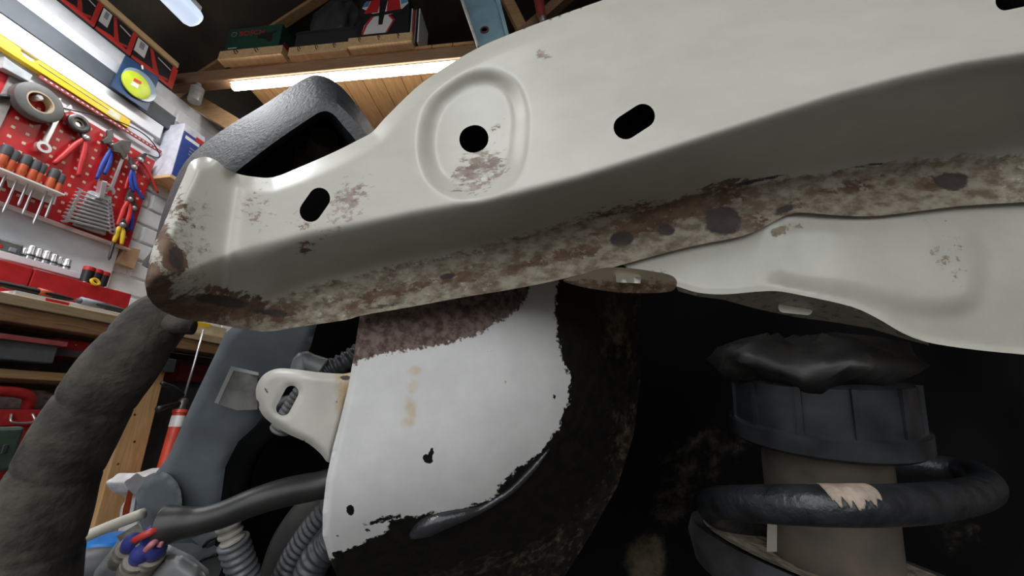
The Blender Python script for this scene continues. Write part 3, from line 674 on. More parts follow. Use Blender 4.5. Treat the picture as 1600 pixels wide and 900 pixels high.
# perforated rail and thin cable along the top edge
pr = thing('perforated_rail', 'thin perforated steel strip along the upper edge of the peg board', 'rail', W(160, 180, XP))
zr = W(150, 176, XP)[2]; r0 = W(60, 120, XP)[1]; r1 = W(250, 242, XP)[1]
box('strip', (XP, r0, zr-0.004), (XP+0.004, r1, zr+0.010), mat('dull_red_steel', (0.34, 0.05, 0.05), 0.4), pr)
s0 = None
for i in range(26):
    y = r0+0.015+i*(r1-r0-0.03)/25
    if s0 is None: s0 = box('perforation', (XP+0.0042, y-0.0032, zr+0.001), (XP+0.0046, y+0.0032, zr+0.0045), m_whp, pr); sy = y
    else: copyo(s0, pr, (0, y-sy, 0))
o = wtube('thin_cable', [(85, 165), (120, 174), (160, 182), (200, 196), (228, 212), (245, 232), (248, 246), (225, 240)], XP+0.03, 0.0022, m_blkp, None, 8, 40)
prop(o, 'thin black cable looping along the top of the peg board', 'cable')
o = wtube('steel_bracket', [(-8, 151), (8, 151), (18, 152)], XP+0.01, 0.008, m_blkp, None, 10); prop(o, 'short black rod sticking out left of the tape roll', 'rod')
# clear plastic holder above the board corner
o = wprism('clear_tray', [(-5, 90), (8, 100), (40, 120), (34, 130), (0, 112), (-8, 108)], XP-0.005, 0.03, mat('cloudy_clear_plastic', (0.50, 0.53, 0.54), 0.15), None, 0.002)
prop(o, 'cloudy clear plastic tray under the yellow level near the tape', 'tray')

# blue and white carton standing on a ledge at the wall
q = W(262, 279, -1.64)
zl = q[2]; y0 = W(252, 279, -1.64)[1]; y1 = y0+0.10
lt = box('ledge', (WX, y0-0.005, zl-0.016), (-1.595, y1+0.10, zl), W_PALE, None, 0.002); prop(lt, 'small pale timber ledge under the blue and white carton', 'ledge')
bw = thing('pump_carton', 'tall white and blue printed carton on a small ledge beside the peg board', 'box', (-1.63, (y0+y1)/2, zl))
hh = W(272, 190, -1.64)[2]-zl
box('carton', (WX+0.002, y0, zl), (-1.60, y1, zl+hh), mat('white_card', (0.66, 0.67, 0.74), 0.45), bw, 0.002)
x1 = -1.60
box('blue_panel', (x1, y0+0.004, zl+0.004), (x1+0.0012, y1, zl+hh*0.86), mat('royal_blue_card', (0.03, 0.07, 0.30), 0.4), bw)
box('white_brand_patch', (x1, y0+0.015, zl+hh*0.74), (x1+0.0018, y1-0.02, zl+hh*0.80), m_whp, bw); box('red_patch', (x1, y0+0.06, zl+hh*0.82), (x1+0.0018, y1-0.004, zl+hh*0.90), m_redp, bw)
for k in range(3): box('print_line', (x1, y0+0.045, zl+hh*(0.5+0.06*k)), (x1+0.0018, y1-0.03, zl+hh*(0.52+0.06*k)), m_greyp, bw)
# small cardboard box hung on the bricks
cb = wprism('cardboard_block', [(191, 385), (213, 391), (203, 421), (176, 411)], WX+0.002, 0.02, mat('brown_cardboard', (0.50, 0.33, 0.19), 0.7, var=0.08), None, 0.001)
prop(cb, 'small brown cardboard box fixed to the white brick wall below the pliers', 'box')

# ================================================================== workbench
XF = -1.35
zbt = W(80, 473, XF)[2]; zb1 = W(80, 489, XF)[2]; zb2 = W(80, 513, XF)[2]
bench = thing('workbench', 'timber workbench along the white wall with plywood top', 'workbench', ((WX+XF)/2, 1.0, 0))
BY0, BY1 = 0.2, 2.1
box('worktop', (WX+0.012, BY0, zb1), (XF+0.01, BY1, zbt), wood('plywood_edge', (0.66, 0.50, 0.32), (0.46, 0.32, 0.18), 'Y', 10), bench, 0.002)
box('front_rail', (XF-0.045, BY0, zb2), (XF, BY1, zb1), W_BENCH, bench, 0.003)
# leg posts
lx = [(W(212, 584, XF)[1], W(245, 584, XF)[1]), (0.30, 0.38)]
for (ya, yb_) in lx:
    box('leg', (XF-0.05, ya, 0), (XF-0.002, ya+0.092, zb2), W_POST, bench, 0.003)
ya = lx[0][0]
for (dy, dz) in [(0.02, 0.08), (0.05, 0.30), (0.02, 0.36), (0.058, 0.02), (0.03, 0.22), (0.045, 0.44)]:
    lathe('screw', (XF-0.0022, ya+dy, zb2-dz), (1, 0, 0), [(0, 0), (0, 0.0035), (0.0012, 0.003), (0.0012, 0)], m_dst, bench, 8)
zs1 = W(60, 577, XF)[2]; zs2 = W(125, 765, XF)[2]
box('shelf_board', (WX+0.012, BY0, zs1-0.022), (XF-0.05, ya, zs1), wood('shelf_timber', (0.56, 0.36, 0.18), (0.40, 0.23, 0.10), 'Y'), bench, 0.002)
box('shelf_board', (WX+0.012, BY0, zs2-0.022), (XF-0.05, ya, zs2), wood('shelf_timber', (0.56, 0.36, 0.18), (0.40, 0.23, 0.10), 'Y'), bench, 0.002)
box('back_panel', (WX+0.001, BY0, 0.02), (WX+0.012, BY1, zb1), mat('grey_hardboard', (0.20, 0.19, 0.18), 0.7), bench)
ZW = zbt
def onb(px, py, X): return W(px, py, X)[1]
def bbox(name, label, cat, x0, x1, py, X, h, dep, m, bevel=0.002, z=None, group=None):
    """box standing on the bench between two picture columns at row py"""
    y0 = W(x0, py[0], X)[1]; y1 = W(x1, py[1], X)[1]; z = ZW if z is None else z
    t = thing(name, label, cat, (X-dep/2, (y0+y1)/2, z), group); box('body', (X-dep, y0, z), (X, y1, z+h), m, t, bevel); return t, y0, y1
m_tray = mat('red_plastic_tray', (0.52, 0.025, 0.03), 0.4)
def hz(px, py, X): return W(px, py, X)[2]-ZW
XT = -1.50
h1 = hz(25, 412, XT)
t, y0, y1 = bbox('parts_tray', 'red plastic tray on the bench nearer the grey hard case', 'tray', -30, 54, (400, 418), XT, h1, 0.16, m_tray)
box('white_strip', (XT-0.10, y0+0.02, ZW+h1), (XT-0.06, y1-0.01, ZW+h1+0.008), m_whp, t, 0.002)
t, y0, y1 = bbox('parts_tray', 'longer red plastic tray on the bench below the row of sockets', 'tray', 56, 206, (418, 460), XT, h1, 0.16, m_tray)
for k in range(4): lathe('pan_head_screw', (XT-0.03, y1-0.03-k*0.03, ZW+h1), (0, 0, 1), [(0, 0), (0, 0.006), (0.008, 0.006), (0.01, 0.003), (0.01, 0)], m_chr if k % 2 else m_yg, t, 10)
tube('black_pen', [(XT-0.05, y0+0.02, ZW+h1+0.008), (XT-0.05, y0+0.16, ZW+h1+0.008)], 0.008, m_blkp, t, 10)
# sockets on a white shelf strip behind the trays
XK = -1.62; zk = W(80, 418, XK)[2]
ra = thing('socket_rail', 'white shelf strip behind the red trays carrying chrome sockets', 'shelf', (XK, 1.0, zk-0.02)); box('strip', (WX+0.013, 0.3, zk-0.02), (XK+0.03, W(112, 428, XK)[1]+0.02, zk), m_board, ra, 0.001)
sx = [(37, 396), (46, 398), (58, 401), (70, 405), (82, 408), (92, 411), (103, 414)]
so_l = ['slimmest chrome socket beside the grey hard case', 'tall chrome socket, second from the grey hard case', 'chrome socket third from the grey hard case', 'chrome socket in the middle of the socket row', 'chrome socket third from the black pots', 'narrow chrome socket second from the black pots', 'chrome socket at the row end nearest the black pots']
for k, (x, y) in enumerate(sx):
    c = W(x, y, XK); r = [0.008, 0.0125, 0.0120, 0.0125, 0.0115, 0.0085, 0.0115][k]; hh = [0.035, 0.048, 0.046, 0.046, 0.043, 0.040, 0.040][k]
    t = thing('socket', so_l[k], 'socket', (XK, c[1], zk), 'row of chrome sockets')
    lathe('barrel', (XK, c[1], zk), (0, 0, 1), [(0, 0), (0, r), (hh*0.55, r), (hh*0.6, r*0.86), (hh*0.95, r*0.86), (hh, r*0.75), (hh, r*0.45), (hh*0.8, r*0.4), (hh*0.8, 0)], m_chr, t, 18)
    lathe('knurl_band', (XK, c[1], zk+hh*0.3), (0, 0, 1), [(0, r), (0, r*1.03), (hh*0.12, r*1.03), (hh*0.12, r)], m_dst, t, 18, closed=True)
# grey hard case
y1 = W(31, 385, XK)[1]
hc = thing('hard_case', 'grey translucent hard case with red contents at the end of the sockets', 'case', (XK, y1-0.08, zk)); h_ = W(15, 379, XK)[2]-zk
box('case', (WX+0.013, y1-0.2, zk), (XK+0.02, y1, zk+h_), mat('smoky_grey_plastic', (0.15, 0.16, 0.16), 0.25), hc, 0.006); box('red_insert', (XK+0.02, y1-0.10, zk+h_*0.25), (XK+0.0212, y1-0.045, zk+h_*0.5), m_redp, hc); box('latch', (XK+0.02, y1-0.03, zk+h_*0.2), (XK+0.024, y1-0.015, zk+h_*0.5), m_greyp, hc, 0.001)
# three black pots with red lids
pl = ['black pot with red lid nearest the chrome sockets', 'middle black pot with red lid of three on the tray', 'black pot with red lid, farthest of three from the sockets']
for k, (x, y) in enumerate([(136, 430), (149, 434), (160, 438)]):
    c = W(x, y, -1.56); zt_ = W(x, y-14, -1.56)[2]; z0 = ZW+h1 if False else ZW; z0 = max(z0, zt_-0.09)
    z0 = ZW+h1; t = thing('grease_pot', pl[k], 'pot', (-1.56, c[1], z0), 'red lidded black pots')
    lathe('pot', (-1.56, c[1], z0), (0, 0, 1), [(0, 0), (0, 0.0135), (zt_-z0-0.014, 0.0145), (zt_-z0-0.014, 0)], m_blkp, t, 18); lathe('lid', (-1.56, c[1], zt_-0.014), (0, 0, 1), [(0, 0), (0, 0.0152), (0.012, 0.0152), (0.014, 0.012), (0.014, 0)], m_tray, t, 18)
c = W(147, 441, -1.495); t = thing('yellow_tape_ring', 'small yellow ring leaning against the black pots', 'ring', c)
lathe('ring', c, (1, 0.1, 0.5), [(0, 0.009), (0, 0.0135), (0.007, 0.0135), (0.007, 0.009)], m_yg, t, 24, closed=True)
# tools lying at the bench edge
XE = -1.37
def lying(name, label, cat, px, r, m, parts=()):
    A = W(*px[0], XE); B = W(*px[1], XE); A[2] = B[2] = ZW+0.016+r*0.8; t = thing(name, label, cat, ((A+B)/2))
    tube('body', [A, A+(B-A)*0.3, A+(B-A)*0.7, B], [r*0.8, r, r, r*0.6], m, t, 12, 16, 0.8)
    for (u0, u1, rr, m2) in parts: tube('band', [A+(B-A)*u0, A+(B-A)*u1], [rr*1.0, rr*0.9], m2, t, 12)
    return t
lying('marker_knife', 'black knife with an orange band lying on the bench edge', 'knife', [(-20, 440), (112, 468)], 0.011, m_blkp, [(0.55, 0.72, 0.0117, m_org)])
lying('multi_tool', 'grey handled tool lying on the bench edge below the red tray', 'tool', [(122, 466), (198, 484)], 0.012, m_gg, [(0.05, 0.5, 0.0126, m_greyp)])
t = thing('paper_sheet', 'white paper and wrappers lying along the bench edge', 'paper', W(90, 480, XE)); A = W(20, 455, XE); B = W(190, 498, XE)
box('paper', (XE-0.06, A[1], ZW), (XE+0.008, B[1], ZW+0.016), m_whp, t, 0.002); box('printed_strip', (XE+0.0082, A[1]+0.06, ZW+0.003), (XE+0.009, A[1]+0.11, ZW+0.012), m_redp, t)
# under the bench top
m_pink = mat('faded_red_lid', (0.52, 0.12, 0.12), 0.5); m_dg = mat('dark_grey_box', (0.15, 0.155, 0.16), 0.5); m_rbx = mat('red_storage_box', (0.50, 0.03, 0.035), 0.4)
X2 = -1.38
def ubox(name, label, cat, x0, y0, x1, y1, X, dep, m, parts=(), bev=0.003, group=None):
    q0 = W(x0, y0, X); q1 = W(x1, y1, X); a = np.array([X-dep, min(q0[1], q1[1]), min(q0[2], q1[2])]); b = np.array([X, max(q0[1], q1[1]), max(q0[2], q1[2])])
    t = thing(name, label, cat, ((a[0]+b[0])/2, (a[1]+b[1])/2, a[2]), group); box('body', a, b, m, t, bev)
    for (nm_, u0, v0, u1, v1, m2, o_) in parts: box(nm_, (X-dep*0.98 if o_ > 0.004 else X, a[1]+(b[1]-a[1])*u0, a[2]+(b[2]-a[2])*v0), (X+o_, a[1]+(b[1]-a[1])*u1, a[2]+(b[2]-a[2])*v1), m2, t, 0.001)
    return t, a, b
t, a, b = ubox('lidded_crate', 'grey storage crate with a faded red lid under the bench', 'crate', -40, 516, 83, 568, X2, 0.24, m_dg, [('lid', -0.02, 0.78, 1.06, 1.0, m_pink, 0.012)])
za = zs1; 
ubox('red_crate', 'plain red storage box beside the faded lid crate under the bench', 'crate', 92, 528, 150, 562, -1.42, 0.2, m_rbx, [('grey_base', 0, 0.0, 1, 0.4, m_dg, 0.002), ('rivet', 0.4, 0.7, 0.43, 0.76, m_whp, 0.002)])
# bubble wrap bundle on lower shelf
v = []; f = []; c = W(62, 592, -1.46); c[2] = zs1-0.066; c[0] = -1.575; n1, n2 = 14, 24
wr = thing('bubble_wrap_bundle', 'crumpled bundle of clear wrap stuffed on the shelf under the bench', 'wrap', (c[0], c[1], c[2]-0.06))
for i in range(n1):
    ph = -math.pi/2+math.pi*i/(n1-1)
    for k in range(n2):
        th = 2*math.pi*k/n2; w_ = 1+0.12*math.sin(4*th+2*i)+0.1*math.sin(9*th-i); v.append(c+np.array([0.06*math.cos(ph)*math.cos(th)*w_, 0.13*math.cos(ph)*math.sin(th)*w_, 0.035*math.sin(ph)*w_]))
for i in range(n1-1):
    for k in range(n2): f.append((i*n2+k, i*n2+(k+1) % n2, (i+1)*n2+(k+1) % n2, (i+1)*n2+k))
o = MB().add(v, f, True).build('wrap', mat('cloudy_wrap', (0.66, 0.60, 0.63), 0.25, var=0.2, nscale=60, bump=1.0, bscale=70), wr); fixn(o)
# red tool box with handle
t, a, b = ubox('red_tool_box', 'bright red plastic tool box standing on the lower shelf', 'tool box', -60, 640, 46, 760, -1.40, 0.09, m_rg, [('lid', -0.02, 0.80, 1.02, 1.0, m_rg, 0.010), ('front_panel', 0.35, 0.08, 0.95, 0.72, mat('red_panel', (0.62, 0.05, 0.04), 0.35), 0.006)], 0.008)
hx = W(20, 612, -1.42); tube('handle', [(-1.44, b[1]-0.20, b[2]), (-1.42, b[1]-0.17, b[2]+0.04), (-1.42, b[1]-0.06, b[2]+0.04), (-1.44, b[1]-0.03, b[2])], 0.013, m_rg, t, 12, 24)
tube('latch_wire', [(-1.388, b[1]-0.09, b[2]-0.01), (-1.375, b[1]-0.09, b[2]-0.03), (-1.375, b[1]-0.05, b[2]-0.03), (-1.388, b[1]-0.05, b[2]-0.01)], 0.0025, m_chr, t, 8, 20)
ubox('green_case', 'dull green case in front of the bright red tool box', 'case', -30, 668, 19, 735, -1.30, 0.07, mat('dull_green_plastic', (0.075, 0.115, 0.085), 0.5), [('catch', 0.6, 0.4, 0.7, 0.6, m_gg, 0.003)], 0.008)
ubox('grey_drawer_case', 'dark grey case on the lower shelf left of the timber bench leg', 'case', 112, 660, 160, 750, -1.44, 0.2, m_dg, [('pale_edge', 0.86, 0.05, 0.98, 0.95, mat('lilac_grey', (0.50, 0.50, 0.60), 0.5), 0.003)], 0.006)
ubox('grey_folder', 'pale grey folder leaning behind the timber bench leg', 'folder', 165, 600, 205, 665, -1.50, 0.03, mat('pale_folder', (0.40, 0.40, 0.40), 0.6), [('spine', 0.9, 0, 1, 1, m_dg, 0.001)])
ubox('green_bottle_crate', 'dark green crate on the floor under the lower bench shelf', 'crate', 88, 815, 116, 870, -1.42, 0.2, mat('dark_green_plastic', (0.05, 0.085, 0.06), 0.5), [('rim', -0.02, 0.85, 1.02, 1.0, m_gg, 0.005)], 0.006)
q0 = W(214, 560, -1.325); q1 = W(272, 582, -1.325); box('dark_cross_plate', (-1.347, q0[1], q1[2]), (-1.325, q1[1], q0[2]+0.012), mat('black_slate_plate', (0.06, 0.065, 0.07), 0.5), bench, 0.002)
ubox('grey_sheet_board', 'dark grey board standing behind the timber bench leg', 'board', 215, 590, 300, 770, -1.62, 0.02, mat('grey_board', (0.14, 0.145, 0.14), 0.6), [('edge_trim', 0.96, 0, 1, 1, m_gg, 0.002)])
ubox('red_jerry_box', 'dull red box deep under the bench behind the sealant gun', 'box', 285, 562, 340, 600, -1.55, 0.08, mat('dull_red_box', (0.26, 0.03, 0.03), 0.5), [('lid', 0, 0.85, 1, 1, m_gg, 0.002)])
ubox('yellow_carton', 'small cream and yellow carton on the bench end near the rusty rail', 'box', 300, 500, 352, 528, -1.42, 0.1, mat('cream_card', (0.62, 0.55, 0.38), 0.6), [('yellow_flap', 0.0, 0.6, 0.5, 1.0, m_yel, 0.001)])
# sealant gun hanging upright
sg = thing('sealant_gun', 'orange sealant gun with steel rod hanging against the grey board', 'sealant gun', W(280, 700, -1.34)); XG = -1.31
A = W(283, 640, XG); B = W(258, 725, XG)
lathe('cartridge', A, B-A, [(0, 0), (0, 0.021), (0.01, 0.023), (0.012, 0.02), (0.215, 0.018), (0.22, 0)], mat('orange_red_plastic', (0.66, 0.07, 0.035), 0.35), sg, 20)
lathe('barcode_label', A+(B-A)*0.12, B-A, [(0, 0.0200), (0, 0.0206), (0.035, 0.0203), (0.035, 0.0198)], m_whp, sg, 20, closed=True)
tube('push_rod', [W(288, 620, XG), W(303, 570, XG), W(318, 515, XG)], 0.0035, m_chr, sg, 8)
lathe('ratchet_head', W(288, 622, XG), A-W(288, 622, XG), [(0, 0), (0, 0.010), (0.012, 0.016), (0.03, 0.013), (0.042, 0.02), (0.042, 0)], m_dst, sg, 14)
tube('trigger', [W(286, 618, XG), W(272, 608, XG), W(252, 598, XG)], [0.006, 0.010, 0.006], m_blkp, sg, 8, 10); tube('grip', [W(284, 630, XG), W(266, 633, XG), W(246, 640, XG)], [0.009, 0.007, 0.011], m_blkp, sg, 8, 10)
# white sack with orange print and blue lid on floor
sk = thing('filler_sack', 'white plastic sack with orange print beside the timber bench leg', 'sack', W(210, 800, -1.25)); XS = -1.24
wprism('sack', smoothpoly([(165, 754), (176, 746), (186, 739), (197, 745), (206, 741), (220, 737), (252, 736), (250, 810), (190, 850), (187, 800), (195, 780), (186, 774), (174, 768)], True, 4).tolist(), XS-0.06, 0.06, mat('white_polythene', (0.74, 0.72, 0.72), 0.4, bump=0.8, bscale=60), sk, 0.006)
wprism('orange_print', [(200, 765), (207, 772), (200, 810), (190, 812), (192, 795)], XS, 0.0012, m_org, sk); wprism('dark_print', [(212, 775), (216, 775), (212, 800), (208, 800)], XS, 0.0012, m_greyp, sk)
bd = thing('blue_lid', 'bright blue plastic lid lying below the cream rod', 'lid', W(160, 860, -1.2)); c = W(166, 850, -1.2)
lathe('lid', c-np.array([0, 0, 0.02]), (0.1, 0, 1), [(0, 0), (0, 0.055), (0.015, 0.058), (0.035, 0.05), (0.04, 0.0)], mat('bright_blue_plastic', (0.02, 0.20, 0.62), 0.4), bd, 28)
lathe('rim', c-np.array([0, 0, 0.024]), (0.1, 0, 1), [(0, 0.05), (0, 0.061), (0.006, 0.061), (0.006, 0.05)], MATS['bright_blue_plastic'], bd, 28, closed=True)

# ================================================================== the car in front
CP = P(900, 500, 0.30)
car = thing('car_body', 'cream painted car front structure with rust, bare of its wing', 'car', CP)
# ---- upper rail: traced feature lines of the pressing
top_l = [(226,442),(232,415),(238,389),(250,362),(262,336),(275,304),(289,272),(295,257),(304,249),(321,245),(340,252),(351,262),(370,271),(395,276),(427,277),(464,263),(521,238),(559,219),(582,206),(600,186),(630,156),(660,129),(705,99),(741,78),(780,60),(850,33),(945,-1),(1040,-32),(1200,-70)]
bot_l = [(1660,312),(1600,316),(1500,322),(1420,332),(1360,338),(1300,336),(1250,332),(1225,338),(1200,351),(1160,369),(1080,385),(985,410),(950,420),(920,426),(870,438),(800,452),(720,465),(640,480),(565,493),(540,500),(470,510),(410,518),(330,505),(280,497),(245,480),(230,462)]
rail_out = list(map(tuple, smoothpoly(top_l, False, 3))) + [(1660,-90)] + list(map(tuple, smoothpoly(bot_l, False, 3)))
rid = np.array([(200,450),(300,430),(345,412),(390,394),(440,383),(480,372),(560,357),(650,338),(720,326),(800,311),(900,285),(1000,254),(1100,222),(1200,190),(1300,158),(1400,131),(1500,108),(1600,92),(1700,80)], float)
val = np.array([(200,470),(260,480),(330,488),(400,476),(450,458),(500,442),(600,416),(700,395),(800,371),(900,347),(1000,326),(1100,305),(1200,287),(1300,271),(1400,257),(1500,247),(1600,240),(1700,235)], float)
_t = np.linspace(-1, 2, 601); _g = np.clip(_t, 0, 1); _k = np.exp(-0.5*(np.arange(-80, 81)*0.005/0.13)**2); _k /= _k.sum()
_g = np.convolve(np.pad(_g, 80, mode='edge'), _k, 'valid')
def face(x): return 0.268-(x-250)*(0.268-0.205)/1350.0
def stepd(x): return np.interp(x, [230, 290, 330, 370, 410, 450, 700, 1000, 1300, 1600], [0.002, 0.005, 0.012, 0.028, 0.042, 0.050, 0.056, 0.062, 0.068, 0.076])
emb = smoothpoly([(700,128),(735,110),(775,109),(808,130),(824,170),(824,215),(815,262),(788,298),(745,314),(702,308),(668,282),(654,240),(656,195),(672,155)], True, 6)
rail_np = np.array(rail_out)
def rail_depth(x, y):
    r = np.interp(x, rid[:, 0], rid[:, 1]); v = np.interp(x, val[:, 0], val[:, 1])
    # slow smoothing of the feature lines at the left corner
    t = (y-r)/np.maximum(v-r, 8); g = np.interp(np.clip(t, -1, 2), _t, _g)
    d = face(x)+stepd(x)*g+0.00020*np.maximum(r-10-y, 0)
    d = d-0.010*sstep(0.0, 90, y-v)*sstep(380, 480, x)
    cx = 380-(y-275)*0.16; tb = np.clip((cx-x)/95, -0.4, 1.3); tb = np.where(tb < 0, 0.1*np.exp(tb*8), np.hypot(tb, 0.1))
    d = d-0.042*tb*sstep(520, 430, y)
    dl = pdist(x, y, top_l[:10], False); d = d+0.010*np.clip(1-dl/22, 0, 1)**2
    dt = pdist(x, y, top_l[12:], False); d = d+0.012*np.clip(1-dt/26, 0, 1)**2
    s = np.where(inpoly(x, y, emb), 1, -1)*pdist(x, y, emb); d = d+0.0090*sstep(-4, 28, s)
    db = pdist(x, y, bot_l[11:22], False); d = d-0.0025*np.clip(1-db/7, 0, 1)**2
    return d
bloom_rail = blobs([(545,312,48,34,35,.56),(530,345,60,20,30,.46),(400,325,45,55,0,.42),(752,262,52,38,20,.60),(742,288,44,20,10,.55),(770,200,24,24,0,.40),(846,88,14,18,20,.56),(845,88,40,36,0,.30),(470,345,30,20,0,.42),(1230,30,6,6,0,.4)])
rust_rail = blobs([(285,330,22,60,20,.50),(320,375,20,30,10,.40),
  (256,378,16,80,20,.72),(275,405,18,34,15,.78),(242,448,30,46,20,.82),(300,470,40,20,-10,.6),(300,485,70,22,-8,.78),(370,478,70,26,-5,.72),(340,455,50,14,-8,.6),(480,385,40,16,15,.48),(470,350,22,16,0,.45),(430,490,60,20,10,.6),
  (560,470,60,20,12,.56),(720,432,50,14,12,.62),(820,415,70,14,14,.6),(900,395,80,18,14,.6),(1000,350,110,24,14,.62),(1080,322,120,26,14,.66),(1130,290,60,14,14,.58),(1180,345,40,24,20,.55),(1330,290,70,18,8,.55),(1470,285,60,18,5,.58),(1240,318,40,14,10,.5),(640,450,70,16,12,.55),(960,330,120,14,15,.5)])
spot_rail = blobs([(1130,345,34,25,5,.85),(972,373,22,14,5,.8),(1040,359,17,13,0,.75),(1487,283,30,16,0,.85),(1178,372,16,9,0,.6),(276,403,14,24,15,.75),(1225,327,26,10,20,.62),(345,470,60,12,-10,.72),(420,488,50,10,-5,.6),(700,432,22,8,10,.62),(1180,283,90,5,12,.62),(600,478,60,6,10,.55),(1360,258,60,4,8,.6)])
def dirt_shade_rail(x, y):
    v = np.interp(x, val[:, 0], val[:, 1]); return 0.62*sstep(-22, 14, y-v)*sstep(1750, 1300, x)**0.3+0.18*sstep(-60, -10, y-v)*sstep(700, 950, x)+0.44*sstep(380, 310, x)*sstep(235, 330, y)  # last term: grime on the folded end, also darkening it in place of shade
M_RAIL = painted('cream_paint_worn_rail', (0.57, 0.55, 0.478), 0.36, [
  ('bloom', (0.215, 0.145, 0.115), (0.40, 0.335, 0.285), 0.7, 210, 1.4, 0.09),
  ('dirt_shade', (0.165, 0.120, 0.078), (0.40, 0.350, 0.265), 0.7, 230, 0.9, 0.10),
  ('rust', (0.120, 0.068, 0.040), (0.215, 0.135, 0.088), 0.8, 190, 1.25, 0.07),
  ('spot', (0.055, 0.040, 0.038), (0.085, 0.062, 0.055), 0.75, 170, 0.5, 0.07)], 0.30, aniso=0.6)
holes = [slot(492, 320, 58, 34, 55), slot(740.5, 217, 46, 42, 20), slot(991, 190, 70, 38, 33), slot(1590, -2, 70, 28, 12)]
rail = sheet('upper_rail', rail_out, rail_depth, M_RAIL, car, holes, 5.0, 0.0018, {'rust': rust_rail, 'bloom': bloom_rail, 'spot': spot_rail, 'dirt_shade': dirt_shade_rail}, label='cream pressed rail with slots and rusty flange')
# dark inside of the rail, a closing panel behind the holes
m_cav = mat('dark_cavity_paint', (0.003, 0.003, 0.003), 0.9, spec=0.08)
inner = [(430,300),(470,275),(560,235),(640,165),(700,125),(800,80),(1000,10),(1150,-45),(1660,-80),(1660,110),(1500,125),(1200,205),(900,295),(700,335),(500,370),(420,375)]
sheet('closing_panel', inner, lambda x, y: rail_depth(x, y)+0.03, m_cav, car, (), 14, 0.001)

# ---- lower panel under the seam, with folded lip
def seam_y(x): return np.interp(x, [930,985,1080,1160,1200,1225,1250,1300,1360,1420,1500,1600,1700],[424,409,384,368,350,337,331,335,337,331,321,315,308])
lo_edge = [(1056,447),(1090,457),(1130,460),(1180,456),(1215,455),(1260,463),(1330,479),(1370,497),(1410,520),(1450,535),(1520,546),(1600,554),(1660,559)]
low_out = [(960,402),(1080,376),(1160,360),(1200,342),(1225,328),(1250,322),(1300,326),(1360,328),(1420,322),(1500,312),(1600,306),(1660,302)] + list(map(tuple, smoothpoly(lo_edge[::-1], False, 4))) + [(1030,432),(985,424)]
bulge = smoothpoly([(1225,352),(1300,346),(1420,348),(1500,352),(1530,385),(1535,430),(1515,478),(1440,486),(1330,462),(1240,452),(1205,430),(1200,380)], True, 5)
def low_depth(x, y):
    d = rail_depth(x, seam_y(x)-6)+0.0035-0.012*sstep(0, 160, y-seam_y(x))*1.0
    s = np.where(inpoly(x, y, bulge), 1, -1)*pdist(x, y, bulge); d = d-0.0045*sstep(-16, 26, s)
    de = pdist(x, y, lo_edge, False); d = d-0.003*np.clip(1-de/8, 0, 1)**2
    return d
rust_low = blobs([(1480,395,48,40,40,.47),(1500,420,30,50,0,.42),(1215,365,20,14,40,.6),(1235,355,30,8,5,.55),(1210,410,30,24,0,.4),(1300,410,16,10,0,.4),(1460,345,70,10,-4,.4),(1000,430,60,16,5,.5)])
M_LOW = painted('cream_paint_lower_panel', (0.57, 0.55, 0.478), 0.20, [('rust', (0.20, 0.15, 0.10), (0.36, 0.31, 0.23), 0.7, 150, 1.2, 0.06)], 0.15)
low = sheet('lower_panel', low_out, low_depth, M_LOW, car, (), 6, 0.0018, {'rust': rust_low}, label='cream lower panel with a shallow pressed swage')
# folded lip beneath
lip_out = list(map(tuple, smoothpoly(lo_edge[:10], False, 4))) + [(1452,540),(1412,529),(1360,513),(1300,503),(1240,495),(1180,482),(1130,468),(1090,463),(1060,455)]
def lip_depth(x, y):
    ye = np.interp(x, [p[0] for p in lo_edge], [p[1] for p in lo_edge]); return low_depth(x, ye)+0.0005+np.clip(y-ye, 0, 60)*0.0010
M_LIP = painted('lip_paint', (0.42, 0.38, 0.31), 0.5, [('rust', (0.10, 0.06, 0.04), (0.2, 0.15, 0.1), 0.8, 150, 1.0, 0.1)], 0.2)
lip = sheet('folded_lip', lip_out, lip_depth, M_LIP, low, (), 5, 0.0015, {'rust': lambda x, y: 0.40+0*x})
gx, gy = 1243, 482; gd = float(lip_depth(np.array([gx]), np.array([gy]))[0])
m_hole_light = mat('cream_hole_light', (0.74, 0.71, 0.60), 0.4)  # cream colour stands in for lit surfaces seen through holes
sheet('lip_hole_light', slot(gx, gy, 54, 17, -6), lambda x, y: gd-0.003+0*x-(y-gy)*0.0004, m_hole_light, low, (), 5, 0.004, label='cream oval infill standing in for light through a hole')  # added oval piece, painted bright like the light behind a lip hole
# brown tab; an added pale block imitates light through its square hole
tab_out = smoothpoly([(880,438),(905,430),(930,422),(950,418),(985,419),(1020,424),(1045,429),(1056,436),(1057,446),(1048,455),(1015,458),(970,457),(930,452),(900,446)], True, 4)
def tab_depth(x, y): return 0.276-(x-900)*0.00004+np.clip(y-428, -10, 40)*0.0004
M_TAB = painted('rusty_tab_paint', (0.40, 0.33, 0.24), 0.5, [('rust', (0.13, 0.07, 0.04), (0.24, 0.15, 0.09), 0.75, 160, 1.0, 0.1)], 0.3)
tab = sheet('seam_tab', list(map(tuple, tab_out)), tab_depth, M_TAB, car, (), 4, 0.002, {'rust': lambda x, y: 0.25+0.35*sstep(425, 450, y)}, label='rusty rounded tab on the seam')
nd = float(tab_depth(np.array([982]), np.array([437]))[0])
sheet('tab_hole_light', [(962,430),(1001,433),(1001,443),(963,441)], lambda x, y: nd-0.003+(y-437)*.0004, m_hole_light, tab, (), 6, 0.004, label='pale square infill standing in for light through a hole')

